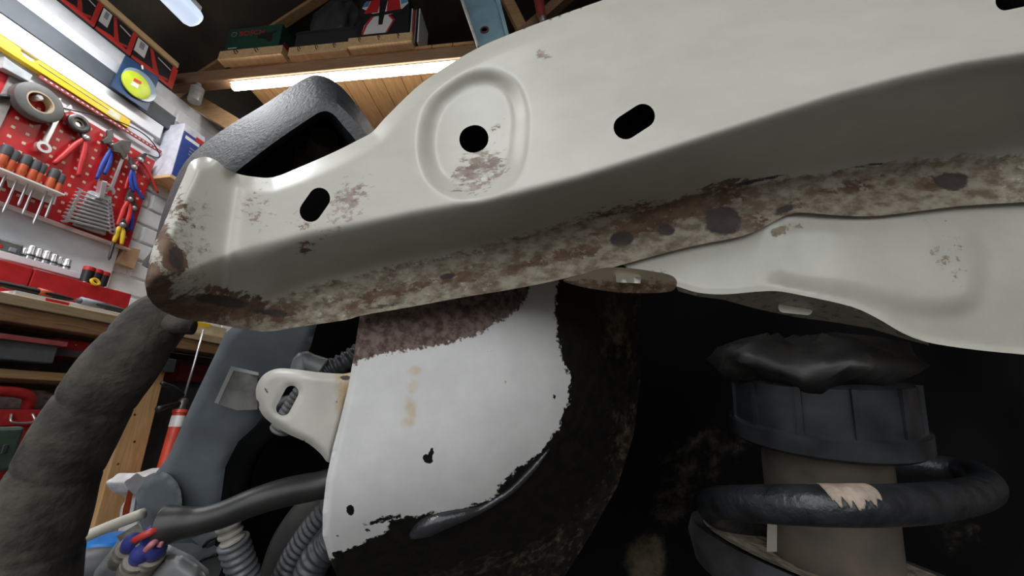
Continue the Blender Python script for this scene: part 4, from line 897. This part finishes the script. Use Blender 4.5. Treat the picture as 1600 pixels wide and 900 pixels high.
# ---- chassis leg: white plate turning into black undersealed arch
bnd = [(872,430),(868,470),(870,520),(880,570),(893,590),(886,630),(872,670),(845,705),(805,735),(780,760),(770,780),(720,795),(660,805),(610,812),(600,835),(560,850),(530,866),(500,880),(460,890)]
bpoly = [(400,400)] + bnd + [(400,900)]
def bsd(x, y): return np.where(inpoly(x, y, bpoly), -1, 1)*pdist(x, y, bnd, False)
soft = smoothpoly([(850,380),(875,470),(885,560),(870,640),(825,715),(740,780),(620,825),(500,870),(430,890)], False, 5)
spoly = [(380,380)] + list(map(tuple, soft)) + [(380,900)]
def plate_depth(x, y):
    s = np.where(inpoly(x, y, spoly), -1, 1)*pdist(x, y, soft, False)
    q = (s+30)/50.0; sp = 50*np.log1p(np.exp(np.clip(q, -30, 30)))*1.0
    d = 0.300+0.00004*(x-540)-0.00013*(y-600)+0.00062*np.minimum(sp, 150)+0.0000022*np.maximum(s, 0)**2*0.6
    dl = pdist(x, y, [(566,480),(546,600),(510,750),(504,830),(518,884)], False); d = d+0.006*np.clip(1-dl/9, 0, 1)**2
    return d
plate_out = [(567,462),(640,452),(760,430),(900,400),(1000,405),(1002,500),(1000,600),(990,680),(965,760),(920,840),(870,920),(840,990),(560,990),(528,905),(514,872),(504,836),(504,800),(510,748),(520,700),(532,655),(545,600),(552,560)]
def rust_plate(x, y):
    by = np.interp(x, [540,570,620,660,700,740,780,810,830], [575,560,548,545,537,525,503,483,455]); band = np.clip(0.5+(by-y)/34.0, 0, 0.9)*sstep(850, 815, x)
    return np.maximum(band, blobs([(790,600,10,12,0,.4),(765,548,12,8,0,.42),(645,600,8,10,0,.35),(720,640,8,6,0,.3)])(x, y))
chips = blobs([(668,717,8,10,60,.85),(674,708,4,10,-10,.8),(547,797,7,10,0,.8),(530,866,14,4,0,.8),(865,620,5,6,0,.6),(528,838,5,5,0,.6),(600,812,50,8,12,.6),(560,845,22,10,10,.42),(575,828,8,5,0,.55),(870,700,6,4,0,.4)])
def under_plate(x, y): return np.maximum(np.clip(0.5+bsd(x, y)/34.0, 0, 1), chips(x, y))
def brown_plate(x, y): return np.where(bsd(x, y) > 12, 1, 0)*(0.36*sstep(40, 110, bsd(x, y))+0.26*(blobs([(945,520,32,90,0,1),(930,640,40,60,30,.8),(760,870,90,20,10,.5)])(x, y)))
stain = blobs([(648,580,16,11,0,.65),(645,605,14,16,0,.6),(642,640,13,28,5,.62),(638,660,14,11,0,.62)])
M_PLATE = painted('white_paint_chassis_leg', (0.73, 0.725, 0.70), 0.30, [
  ('stain', (0.62, 0.50, 0.34), (0.70, 0.62, 0.50), 0.5, 120, 0.5, 0.2),
  ('rust', (0.085, 0.050, 0.042), (0.235, 0.170, 0.145), 0.8, 300, 1.0, 0.06),
  ('under', (0.005, 0.005, 0.005), (0.014, 0.011, 0.008), 0.5, 170, 0.85, 0.035),
  ('brown', (0.065, 0.043, 0.026), (0.15, 0.105, 0.068), 0.8, 90, 0.9, 0.15)], 0.3, spec=0.3)
plate = sheet('chassis_leg', plate_out, plate_depth, M_PLATE, car, (), 5, 0.003, {'rust': rust_plate, 'under': under_plate, 'brown': brown_plate, 'stain': stain}, label='white painted chassis leg with black underseal')
m_bead = mat('black_sealer_bead', (0.030, 0.030, 0.033), 0.15, bump=0.2, bscale=300)
pts = [(642,838),(665,822),(690,812),(720,804),(750,796),(775,782),(800,765),(830,735),(858,702)]
dd = plate_depth(np.array([p[0] for p in pts], float), np.array([p[1] for p in pts], float))
tube('sealer_bead', [P(p[0], p[1], d-0.001) for p, d in zip(pts, dd)], [0.003, 0.0085, 0.008, 0.006, 0.0035, 0.003, 0.003, 0.003, 0.001], m_bead, plate, 12, 40, label='glossy black sealer bead')
# ear bracket with slot
ear_out = smoothpoly([(400,620),(402,600),(414,584),(434,576),(462,577),(500,582),(535,584),(556,584),(548,620),(536,670),(522,716),(512,722),(500,708),(480,692),(450,678),(425,662),(408,645)], True, 5)
def ear_depth(x, y):
    d = 0.296+0.010*sstep(470, 545, x)+0.004*sstep(480, 430, x)
    dl = pdist(x, y, ear_out); d = d+0.007*np.clip(1-dl/14, 0, 1)**2
    s = pdist(x, y, slot(449, 626, 50, 24, 62)); return d+0.003*np.clip(1-s/10, 0, 1)**2
M_EAR = painted('cream_paint_ear', (0.72, 0.69, 0.62), 0.35, [('stain', (0.50, 0.34, 0.17), (0.62, 0.48, 0.30), 0.5, 90, 0.7, 0.25), ('rust', (0.05, 0.035, 0.03), (0.12, 0.08, 0.06), 0.7, 200, 0.5, 0.06)], 0.2)
sheet('bracket_ear', list(map(tuple, ear_out)), ear_depth, M_EAR, car, [slot(449, 626, 50, 22, 62)], 4, 0.003,
  {'stain': lambda x, y: 0.55*sstep(505, 540, x)*sstep(720, 640, y)+0.1, 'rust': blobs([(401,632,5,10,0,.8),(416,610,4,9,30,.6),(475,693,3,8,0,.8),(436,673,5,4,0,.6),(405,655,6,5,0,.7),(540,590,10,5,0,.8),(526,628,3,4,0,.6)])}, label='cream bracket ear with an oval slot')
# ---- wheel arch shell behind the strut
def arch_depth(x, y): return 0.62-0.00016*np.abs(x-1250)+0.02*np.sin(x*0.02)*np.sin(y*0.017)
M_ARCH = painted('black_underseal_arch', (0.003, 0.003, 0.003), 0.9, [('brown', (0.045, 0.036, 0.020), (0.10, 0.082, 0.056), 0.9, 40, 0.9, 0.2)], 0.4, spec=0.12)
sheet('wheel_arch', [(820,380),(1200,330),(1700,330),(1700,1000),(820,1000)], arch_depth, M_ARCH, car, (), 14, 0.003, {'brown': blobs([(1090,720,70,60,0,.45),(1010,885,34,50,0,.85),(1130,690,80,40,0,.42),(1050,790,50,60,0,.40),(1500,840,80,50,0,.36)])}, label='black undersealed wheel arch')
for (x, y, r) in [(1095, 678, 0.0035), (1010, 875, 0.022)]:
    pass
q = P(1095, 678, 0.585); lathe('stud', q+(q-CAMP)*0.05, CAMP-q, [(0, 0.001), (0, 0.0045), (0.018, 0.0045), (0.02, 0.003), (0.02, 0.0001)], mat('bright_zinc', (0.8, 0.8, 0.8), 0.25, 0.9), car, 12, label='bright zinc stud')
# engine bay splash side seen through the gap left of the chassis leg
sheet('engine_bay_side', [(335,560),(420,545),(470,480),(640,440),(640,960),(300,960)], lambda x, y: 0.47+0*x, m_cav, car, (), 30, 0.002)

# ---- suspension strut
A0 = P(1268, 545, 0.372); A1 = P(1300, 860, 0.352); AX = (A1-A0)/np.linalg.norm(A1-A0)
strut = thing('suspension_strut', 'black suspension strut with coil spring inside the dark wheel arch', 'suspension', A1)
m_rub = mat('black_rubber_dusty', (0.010, 0.010, 0.010), 0.55, var=0.4, nscale=60, bump=0.4, bscale=120)
m_blk = mat('black_satin_plastic', (0.028, 0.030, 0.034), 0.30, var=0.25, nscale=40)
m_dmp = mat('dull_black_damper', (0.075, 0.068, 0.060), 0.42, var=0.5, nscale=30, col2=(0.15, 0.12, 0.09))
m_coil = mat('black_coated_spring', (0.022, 0.024, 0.028), 0.34, var=0.3, nscale=60, bump=0.6, bscale=160)
def along(py): # axis parameter for a picture row
    best = min(np.linspace(-0.2, 0.5, 1401), key=lambda h: abs(proj(A0+AX*h)[1]-py)); return best
def proj(p):
    c = RC.T @ (np.array(p)-CAMP); return 800+FPX*c[0]/-c[2], 450-FPX*c[1]/-c[2]
h590, h655, h690, h700 = along(588), along(655), along(682), along(692)
# irregular top mount
s_r = RC @ np.array([1.0, 0, 0])
n = 36; v = []; f = []; u = np.cross(AX, (0.3, 0.5, 0.2)); u /= np.linalg.norm(u); b2 = np.cross(AX, u)
prf = [(along(530), 0.03), (along(538), 0.058), (along(548), 0.074), (along(562), 0.081), (along(572), 0.076), (along(592), 0.060)]
for i, (h, r) in enumerate(prf):
    for k in range(n):
        a = 2*math.pi*k/n; rr = r*(1+0.06*math.sin(3*a+i)+0.05*math.sin(7*a+2*i)+0.03*math.sin(13*a)); v.append(A0-s_r*0.010+AX*(h+0.005*math.sin(5*a)+0.003*math.sin(11*a+i))+rr*(math.cos(a)*u+math.sin(a)*b2))
for i in range(len(prf)-1):
    for k in range(n): f.append((i*n+k, i*n+(k+1) % n, (i+1)*n+(k+1) % n, (i+1)*n+k))
f += [tuple(range(n)), tuple(range((len(prf)-1)*n, len(prf)*n))]
o = MB().add(v, f, True).build('top_mount', mat('dusty_rubber_mount', (0.018, 0.018, 0.019), 0.5, var=0.3, col2=(0.045, 0.042, 0.038), nscale=40, bump=1.0, bscale=45), strut); fixn(o)
R1 = 0.0685
cup = lathe('spring_seat', A0, AX, [(h590-0.004, 0.05), (h590, R1-0.004), (h590+0.003, R1), (h655, R1+0.001), (h655+0.002, R1+0.006), (h690, R1+0.006), (h690+0.003, R1+0.002), (h690+0.003, 0.05)], m_blk, strut, 64)
for k in range(12):
    a = 2*math.pi*(k+0.35)/12; rd = math.cos(a)*u+math.sin(a)*b2; tg = np.cross(AX, rd); c0 = A0+rd*(R1-0.002)
    v = []
    for h in (h590+0.002, h655+0.004):
        for (s, e) in ((-0.0022, 0), (0.0022, 0), (0.0022, 0.005), (-0.0022, 0.005)): v.append(c0+AX*h+tg*s+rd*e)
    o = MB().add(v, [(0,1,2,3),(7,6,5,4),(0,4,5,1),(1,5,6,2),(2,6,7,3),(3,7,4,0)]).build('rib', m_blk, cup); fixn(o)
lathe('damper_tube', A0, AX, [(h690, 0.0), (h690, 0.049), (along(1000), 0.048), (along(1000), 0.0)], m_dmp, strut, 40)
# dust-shield seam on the damper
# coil spring: one full turn in view rising to the seat, centre a little right of the damper
e = -np.array(ray(1333, 775)); e = e-AX*(e@AX); e /= np.linalg.norm(e)           # towards the viewer
s = np.cross(AX, e); s = s if (RC.T@s)[0] > 0 else -s
cc = P(1333, 775, 0.352)
pts = crom([P(*q_) for q_ in [(1210,835,0.440),(1135,812,0.405),(1112,795,0.365),(1120,786,0.325),(1155,786,0.290),(1230,788,0.262),(1330,790,0.250),(1430,787,0.258),(1500,778,0.285),(1538,765,0.320),(1534,748,0.365),(1500,734,0.405),(1420,726,0.430),(1330,722,0.440)]], 150)
tube('coil_spring', pts, 0.0125, m_coil, strut, 20)
# bare patch on the coil, rusty sleeve over the top of the wire
i0 = None
m_bare = mat('pale_rust_scab', (0.42, 0.33, 0.26), 0.8, var=0.2, nscale=120, bump=0.6, bscale=250)
seg = [p for p in pts if 1285 < proj(p)[0] < 1368 and np.linalg.norm(p-CAMP) < 0.42 and (np.array(p)-cc)@e > 0]
if len(seg) > 3:
    seg = crom(seg, 70); rag = np.convolve(RNG.uniform(-1, 1, 90), np.ones(4)/4, 'same'); rag += np.convolve(RNG.uniform(-1, 1, 90), np.ones(14)/8, 'same'); v = []; f = []; nk = 9; T = np.gradient(seg, axis=0); T /= np.linalg.norm(T, axis=1)[:, None]
    for i, p in enumerate(seg):
        c = e-T[i]*(e@T[i]); c /= np.linalg.norm(c); up = -AX-T[i]*(-AX@T[i]); up = up-c*(up@c); up /= np.linalg.norm(up)
        for k in range(nk):
            a = math.radians(24+22*rag[i]+40*max(0, 1-min(i, 69-i)/9)+(112-24-22*rag[i]-40*max(0, 1-min(i, 69-i)/9))*k/(nk-1)); rr = 0.0125+0.0006
            v.append(p+rr*(math.cos(a)*c+math.sin(a)*up))
    for i in range(len(seg)-1):
        for k in range(nk-1): f.append((i*nk+k, i*nk+k+1, (i+1)*nk+k+1, (i+1)*nk+k))
    o = MB().add(v, f, True).build('rust_scab', m_bare, strut); fixn(o); md = o.modifiers.new('t', 'SOLIDIFY'); md.thickness = 0.0005
# lower spring perch, tilted dish with dirty top
pc = P(1302, 893, 0.360); va = P(1094, 850, 0.365)-pc; vb = P(1290, 985, 0.240)-pc; pa = np.cross(va, vb); pa /= np.linalg.norm(pa); pa = pa if pa@AX > 0 else -pa
lathe('lower_perch', pc, pa, [(-0.004, 0.058), (-0.006, 0.085), (-0.010, 0.112), (-0.012, 0.122), (0.0, 0.124), (0.022, 0.116), (0.03, 0.06)], mat('dirty_perch', (0.05, 0.05, 0.052), 0.5, var=0.3, nscale=30), strut, 56)
lathe('grit_ring', pc, pa, [(-0.0052, 0.06), (-0.0075, 0.085), (-0.0115, 0.110), (-0.0115, 0.107), (-0.006, 0.07)], mat('dried_mud_grit', (0.34, 0.28, 0.20), 0.95, var=0.4, nscale=90, bump=1.0, bscale=220), strut, 48, label='dried mud on the perch')
ps = [P(1200, 760, 0.30), P(1198, 862, 0.296), P(1214, 862, 0.296), P(1214, 760, 0.30)]
prism('bump_strip', ps, (ray(1205, 800))*0.01, mat('pale_metal_strip', (0.40, 0.37, 0.31), 0.5), strut, 0, 'pale metal strip')

# ---- black headlamp housing behind the rail
def polyloft(name, rings, m, parent=None, capa=False, capb=True, label=None):
    v = np.vstack(rings); n = len(rings[0]); f = []
    for i in range(len(rings)-1):
        for k in range(n): f.append((i*n+k, i*n+(k+1) % n, (i+1)*n+(k+1) % n, (i+1)*n+k))
    if capa: f.append(tuple(range(n)))
    if capb: f.append(tuple(range((len(rings)-1)*n, len(rings)*n)))
    o = MB().add(v, f, True).build(name, m, parent, 0, label); fixn(o)
    md = o.modifiers.new('split', 'EDGE_SPLIT'); md.split_angle = math.radians(50); return o
m_hous = mat('grey_black_plastic_textured', (0.030, 0.034, 0.040), 0.5, var=0.3, nscale=50, bump=0.5, bscale=260)
hs = thing('lamp_housing', 'black plastic lamp housing open towards the rail, behind its upper edge', 'housing', P(450, 260, 0.40))
def ring(pts, d, per=4): q = smoothpoly(pts, True, per); return P(q[:, 0], q[:, 1], np.full(len(q), d))
outer = [(232,420),(240,385),(258,320),(290,252),(345,205),(410,165),(473,124),(500,118),(526,130),(552,157),(585,203),(620,262),(560,350),(400,420)]
front = [(262,430),(272,390),(290,330),(318,287),(352,257),(420,208),(480,168),(504,154),(524,160),(546,180),(574,212),(600,262),(548,340),(400,405)]
back  = [(290,420),(300,390),(315,340),(338,300),(365,272),(425,225),(482,186),(504,174),(520,178),(536,196),(560,225),(585,268),(535,330),(400,395)]
md_ = [(300,420),(308,390),(322,340),(345,305),(372,278),(430,232),(484,194),(504,183),(518,186),(532,204),(552,232),(575,272),(530,325),(400,390)]
ro = ring(outer, 0.43); rf = ring(front, 0.375); rb = ring(back, 0.372); rm = ring(md_, 0.39); rz = ring([(p[0]*0.9+44, p[1]*0.9+28) for p in md_], 0.52)
polyloft('shell', [ro, rf, rb, rm, rz], m_hous, hs)
lathe('bulb_holder', P(500, 262, 0.47), -ray(500, 240)*0.6+np.array([0, 0, 0.5]), [(0, 0.001), (0, 0.03), (0.02, 0.03), (0.025, 0.018), (0.05, 0.016), (0.05, 0.001)], mat('dusty_brown_plastic', (0.09, 0.075, 0.05), 0.7), hs, 8)

# ---- fat wrapped hose at the left
m_hose = mat('dusty_dark_foam_hose', (0.100, 0.086, 0.068), 0.9, var=0.25, nscale=50, bump=0.9, bscale=160, col2=(0.022, 0.020, 0.018))
hp = [(330,470,0.325),(285,480,0.312),(248,500,0.296),(205,552,0.280),(160,612,0.276),(118,682,0.272),(80,760,0.268),(55,840,0.264),(38,930,0.260),(30,1010,0.258)]
hr = [0.012,0.016,0.0195,0.0215,0.0225,0.023,0.0245,0.026,0.0265,0.0265]
q = crom([(*P(a, b, c), r) for (a, b, c), r in zip(hp, hr)], 120)
for i in range(120): # soft wrinkles where the sleeve folds
    t = i/119; q[i, 3] *= 1+0.018*math.sin(t*37)-sum(0.07*math.exp(-((t-c)/0.006)**2) for c in (0.30, 0.47, 0.63, 0.80))
hose = thing('padded_hose', 'thick dusty dark hose curving down from the end of the rusty rail', 'hose', P(160, 612, 0.276))
tube('sleeve', q[:, :3], q[:, 3], m_hose, hose, 28)
tube('branch', [P(262, 505, 0.288), P(285, 510, 0.29), P(303, 512, 0.292)], [0.008, 0.006, 0.0055], m_hose, hose, 14)

# ---- grey plastic crash panel and clip
m_grey = mat('slate_grey_plastic', (0.150, 0.172, 0.190), 0.45, var=0.14, nscale=22, bump=0.3, bscale=120)
gp = thing('front_carrier', 'slate grey plastic front carrier panel below the rail, scuffed', 'panel', P(350, 700, 0.37))
gout = [(352,520),(378,500),(440,490),(500,490),(486,540),(470,575),(440,610),(400,665),(372,690),(352,730),(344,790),(340,830),(325,900),(262,900),(232,850),(212,800),(216,772),(236,748),(262,715),(300,630)]
sheet('panel', gout, lambda x, y: 0.375+0.00006*(y-600)+0.00005*(x-350)+0.004*np.clip(1-pdist(x, y, gout)/10, 0, 1)**2, m_grey, gp, (), 10, 0.012)
sheet('side_lug', smoothpoly([(236,745),(258,738),(280,760),(282,800),(250,812),(222,800),(213,772)], True, 4).tolist(), lambda x, y: 0.368+0*x+0.004*np.clip(1-pdist(x, y, [(236,745),(258,738),(280,760),(282,800),(250,812),(222,800),(213,772)])/8, 0, 1)**2, m_grey, gp, (), 6, 0.02)
m_clip = mat('grey_clip_plastic', (0.27, 0.265, 0.25), 0.45, var=0.25, nscale=60)
cl = thing('spring_clip', 'mid grey plastic spring clip lying between grey panel and cream ear', 'clip', P(372, 610, 0.345))
sheet('cover', [(362,574),(404,584),(408,600),(402,640),(370,641),(336,630),(348,600)], lambda x, y: 0.345+0.006*sstep(390, 410, x)+0*y, m_clip, cl, (), 8, 0.010)
sheet('pale_edge', [(361,572),(404,582),(404,587),(365,579),(341,631),(335,629)], lambda x, y: 0.3445+0*x, mat('worn_light_grey', (0.5, 0.5, 0.48), 0.5), cl, (), 8, 0.010)
sheet('jaw', [(398,592),(414,590),(416,604),(404,612),(410,640),(398,640)], lambda x, y: 0.349+0*x, m_blk, cl, (), 6, 0.012)

# ---- hoses, sleeves and wiring
def cable(name, label, pts, rad, m, n=16, res=60, corr=0.0, pitch=0.0075, cat='cable', group=None):
    q = np.array([(*P(a, b, c), 0) for a, b, c in pts]); r0 = rad
    if np.isscalar(r0): r0 = [r0]*len(pts)
    q[:, 3] = r0; s = crom(q, 400); L = np.concatenate([[0], np.cumsum(np.linalg.norm(np.diff(s[:, :3], axis=0), axis=1))])
    N = res if not corr else max(40, int(L[-1]/pitch*7)); u = np.linspace(0, L[-1], N)
    c = np.stack([np.interp(u, L, s[:, k]) for k in range(4)], 1)
    if corr: c[:, 3] *= 1+corr*np.tanh(2.2*np.sin(u/pitch*2*math.pi))
    o = tube(name, c[:, :3], c[:, 3], m, None, n); return prop(o, label, cat, group)
m_rubh = mat('black_rubber_hose', (0.010, 0.011, 0.012), 0.4, var=0.25, nscale=40)
cable('coolant_hose', 'thick black rubber hose curving down behind the cream ear', [(520,640,0.44),(460,640,0.435),(410,668,0.433),(374,715,0.432),(360,780,0.432),(356,860,0.433),(352,940,0.433)], 0.0185, m_rubh, 22, cat='hose')
m_slv = mat('black_heat_shrink_sleeve', (0.014, 0.014, 0.014), 0.42, var=0.3, nscale=40, col2=(0.034, 0.032, 0.029))
sl = thing('wiring_sleeve', 'black flared wiring sleeve poking out beside the white chassis leg', 'sleeve', P(380, 785, 0.30))
q = np.array([(*P(a, b, c), r) for a, b, c, r in [(530,748,0.33,0.011),(500,758,0.325,0.0112),(450,768,0.315,0.0112),(400,783,0.305,0.0105),(350,803,0.297,0.0098),(310,814,0.292,0.0098),(280,818,0.289,0.0118),(256,822,0.287,0.0142)]])
sv, sf = tubevf(crom(q, 70)[:, :3], crom(q, 70)[:, 3], 22, 1.0); sf = sf[:-1]
o = MB().add(sv, sf, True).build('sleeve', m_slv, sl); fixn(o); md = o.modifiers.new('wall', 'SOLIDIFY'); md.thickness = 0.0012; md.offset = -1
m_wr = mat('red_wire', (0.62, 0.06, 0.05), 0.4); m_wp = mat('pink_wire', (0.60, 0.22, 0.24), 0.4)
tube('red_wire', [P(275, 820, 0.289), P(250, 826, 0.279), P(230, 834, 0.273), P(211, 844, 0.274)], 0.0026, m_wr, sl, 10, 24)
tube('pink_wire', [P(275, 832, 0.289), P(250, 842, 0.279), P(238, 850, 0.273), P(229, 859, 0.274)], 0.0022, m_wp, sl, 10, 24)
tube('pink_wire', [P(275, 838, 0.289), P(256, 844, 0.279), P(248, 855, 0.276)], 0.0018, m_wp, sl, 10, 20)
m_cor = mat('grey_corrugated_conduit', (0.050, 0.052, 0.056), 0.42, var=0.2, nscale=60)
cable('corrugated_conduit', 'grey corrugated conduit under the rail, above the cream ear', [(500,588,0.33),(515,578,0.335),(540,565,0.34),(570,545,0.35)], 0.0085, m_cor, 18, corr=0.10, pitch=0.0058, cat='conduit')
o = cable('conduit_collar', 'short grey rubber collar joined to the conduit above the cream ear', [(471,578,0.328),(474,562,0.33),(484,568,0.331),(506,578,0.332)], [0.009, 0.0075, 0.0085, 0.010], mat('grey_rubber', (0.15, 0.155, 0.16), 0.4), 16, 30, cat='collar')
cable('corrugated_conduit', 'grey corrugated conduit seen through the slot in the cream ear', [(438,672,0.345),(452,648,0.345),(467,624,0.347),(484,600,0.350)], 0.0090, mat('pale_grey_conduit', (0.17, 0.17, 0.17), 0.45), 16, corr=0.05, pitch=0.004, cat='conduit')
cable('corrugated_conduit', 'thickest grey corrugated conduit, leaning against the bottom left of the chassis leg', [(540,770,0.372),(500,815,0.372),(462,870,0.372),(430,940,0.372)], 0.0125, m_cor, 20, corr=0.09, pitch=0.0062, cat='conduit')
cable('corrugated_conduit', 'lower grey corrugated conduit tucked beneath the chassis leg corner', [(560,800,0.345),(520,845,0.340),(490,880,0.337),(470,940,0.337)], 0.0125, m_cor, 20, corr=0.09, pitch=0.0062, cat='conduit')
cable('plain_cable', 'thin smooth grey cable squeezed between two corrugated conduits', [(545,785,0.353),(512,826,0.353),(482,868,0.353),(450,940,0.353)], 0.0055, mat('dark_grey_cable', (0.06, 0.06, 0.062), 0.4), 14)
cable('fat_grey_hose', 'smooth fat grey hose behind the corrugated conduits', [(545,740,0.405),(490,790,0.405),(448,850,0.405),(420,940,0.405)], 0.016, mat('warm_grey_rubber', (0.10, 0.095, 0.09), 0.5), 18, cat='hose')
m_corp = mat('cream_conduit_end', (0.55, 0.52, 0.44), 0.6, var=0.15, nscale=80)
cd1 = thing('loom_conduit', 'corrugated loom conduit with a cream taped end hanging below the black sleeve', 'conduit', P(375, 880, 0.33))
def corr_part(name, pts, r, m, parent):
    s = crom([P(*p) for p in pts], 200); L = np.concatenate([[0], np.cumsum(np.linalg.norm(np.diff(s, axis=0), axis=1))]); u = np.linspace(0, L[-1], 90)
    c = np.stack([np.interp(u, L, s[:, k]) for k in range(3)], 1); return tube(name, c, r*(1+0.09*np.tanh(2*np.sin(u/0.0062*2*math.pi))), m, parent, 18)
corr_part('cream_end', [(354,808,0.325),(358,825,0.325),(364,845,0.325)], 0.0085, m_corp, cd1)
corr_part('conduit', [(364,845,0.325),(372,870,0.327),(384,905,0.33),(396,950,0.33)], 0.0110, mat('shiny_grey_conduit', (0.16, 0.165, 0.175), 0.3), cd1)
# plug with blue seals
m_conn = mat('pale_grey_connector', (0.36, 0.37, 0.38), 0.5, var=0.15, nscale=60); m_blue = mat('blue_wire_seal', (0.045, 0.055, 0.27), 0.45)
m_dirty = mat('dusty_connector_boot', (0.30, 0.28, 0.23), 0.7, var=0.3, nscale=80)
cn = thing('wiring_plug', 'pale grey wiring plug with blue seals below the cut black sleeve', 'connector', P(220, 890, 0.29))
sheet('plug_body', [(192,835),(205,826),(222,838),(245,862),(262,850),(300,868),(326,890),(336,960),(130,960),(148,892)], lambda x, y: 0.300+0.006*np.clip(1-pdist(x, y, [(192,835),(205,826),(222,838),(245,862),(262,850),(300,868),(326,890),(336,960),(130,960),(148,892)])/12, 0, 1)**2, m_conn, cn, (), 8, 0.03)
for (x, y, r) in [(207, 846, 0.0058), (238, 834, 0.0060), (224, 862, 0.0072), (245, 858, 0.0062)]:
    q = P(x, y, 0.283); ax_ = P(x-26, y+40, 0.300)-q
    lathe('blue_seal', q, ax_, [(-0.006, 0.0005), (-0.0055, r*0.55), (-0.002, r*0.95), (0.002, r), (0.005, r*0.9), (0.008, r*0.92), (0.011, r*0.85)], m_blue, cn, 20)
    lathe('boot', q, ax_, [(0.009, r*0.8), (0.010, r*1.25), (0.014, r*1.3), (0.016, r*1.12), (0.019, r*1.3), (0.022, r*1.15), (0.026, r*1.3), (0.034, r*1.2)], m_dirty, cn, 20)
sheet('locking_tab', [(182,838),(215,818),(222,826),(215,836),(190,850)], lambda x, y: 0.292+0*x, m_dirty, cn, (), 6, 0.006)
sheet('plug_shroud', smoothpoly([(232,905),(246,875),(280,866),(315,890),(330,930),(300,960),(240,960)], True, 4).tolist(), lambda x, y: 0.287+0.012*np.clip(1-pdist(x, y, [(232,905),(246,875),(280,866),(315,890),(330,930),(300,960),(240,960)])/22, 0, 1)**2, mat('mid_grey_shroud', (0.26, 0.26, 0.26), 0.5), cn, (), 6, 0.02)
for k, (x, y) in enumerate([(352, 852), (338, 902)]):
    pass
fr = thing('terminal_block', 'grey slotted terminal block with two black prongs beside the loom conduit', 'connector', P(320, 880, 0.335))
sheet('block', [(262,850),(300,848),(332,860),(350,880),(340,905),(330,940),(280,930)], lambda x, y: 0.362+0*x, mat('light_grey_block', (0.33, 0.35, 0.35), 0.5), fr, (), 10, 0.015)
for (a, b_) in [((300,842),(345,846)), ((290,872),(335,876))]:
    sheet('bridge', [(a[0],a[1]),(a[0]+45,a[1]-20),(a[0]+60,a[1]-12),(a[0]+16,a[1]+14)], lambda x, y: 0.354+0*x, mat('light_grey_block', (0.33, 0.35, 0.35), 0.5), fr, (), 10, 0.006)
    tube('prong', [P(a[0]+18, a[1]+12, 0.350), P(a[0]+28, a[1]+2, 0.350), P(a[0]+50, a[1]-6, 0.352)], 0.0017, m_blk, fr, 8, 14)
rod = thing('cream_rod', 'cream plastic rod slanting up from the dark hose towards the grey panel', 'rod', P(150, 832, 0.33))
tube('rod', [P(88, 860, 0.325), P(130, 840, 0.328), P(180, 819, 0.332), P(225, 802, 0.338)], 0.0045, mat('cream_plastic', (0.62, 0.59, 0.49), 0.5), rod, 14, 20)
o = tube('grey_hose_elbow', [P(90, 960, 0.335), P(110, 905, 0.335), P(150, 888, 0.338), P(200, 893, 0.345)], [0.02, 0.018, 0.016, 0.014], mat('mid_grey_rubber', (0.10, 0.10, 0.105), 0.5), None, 18, 30)
prop(o, 'smooth grey hose elbow under the cream rod', 'hose')
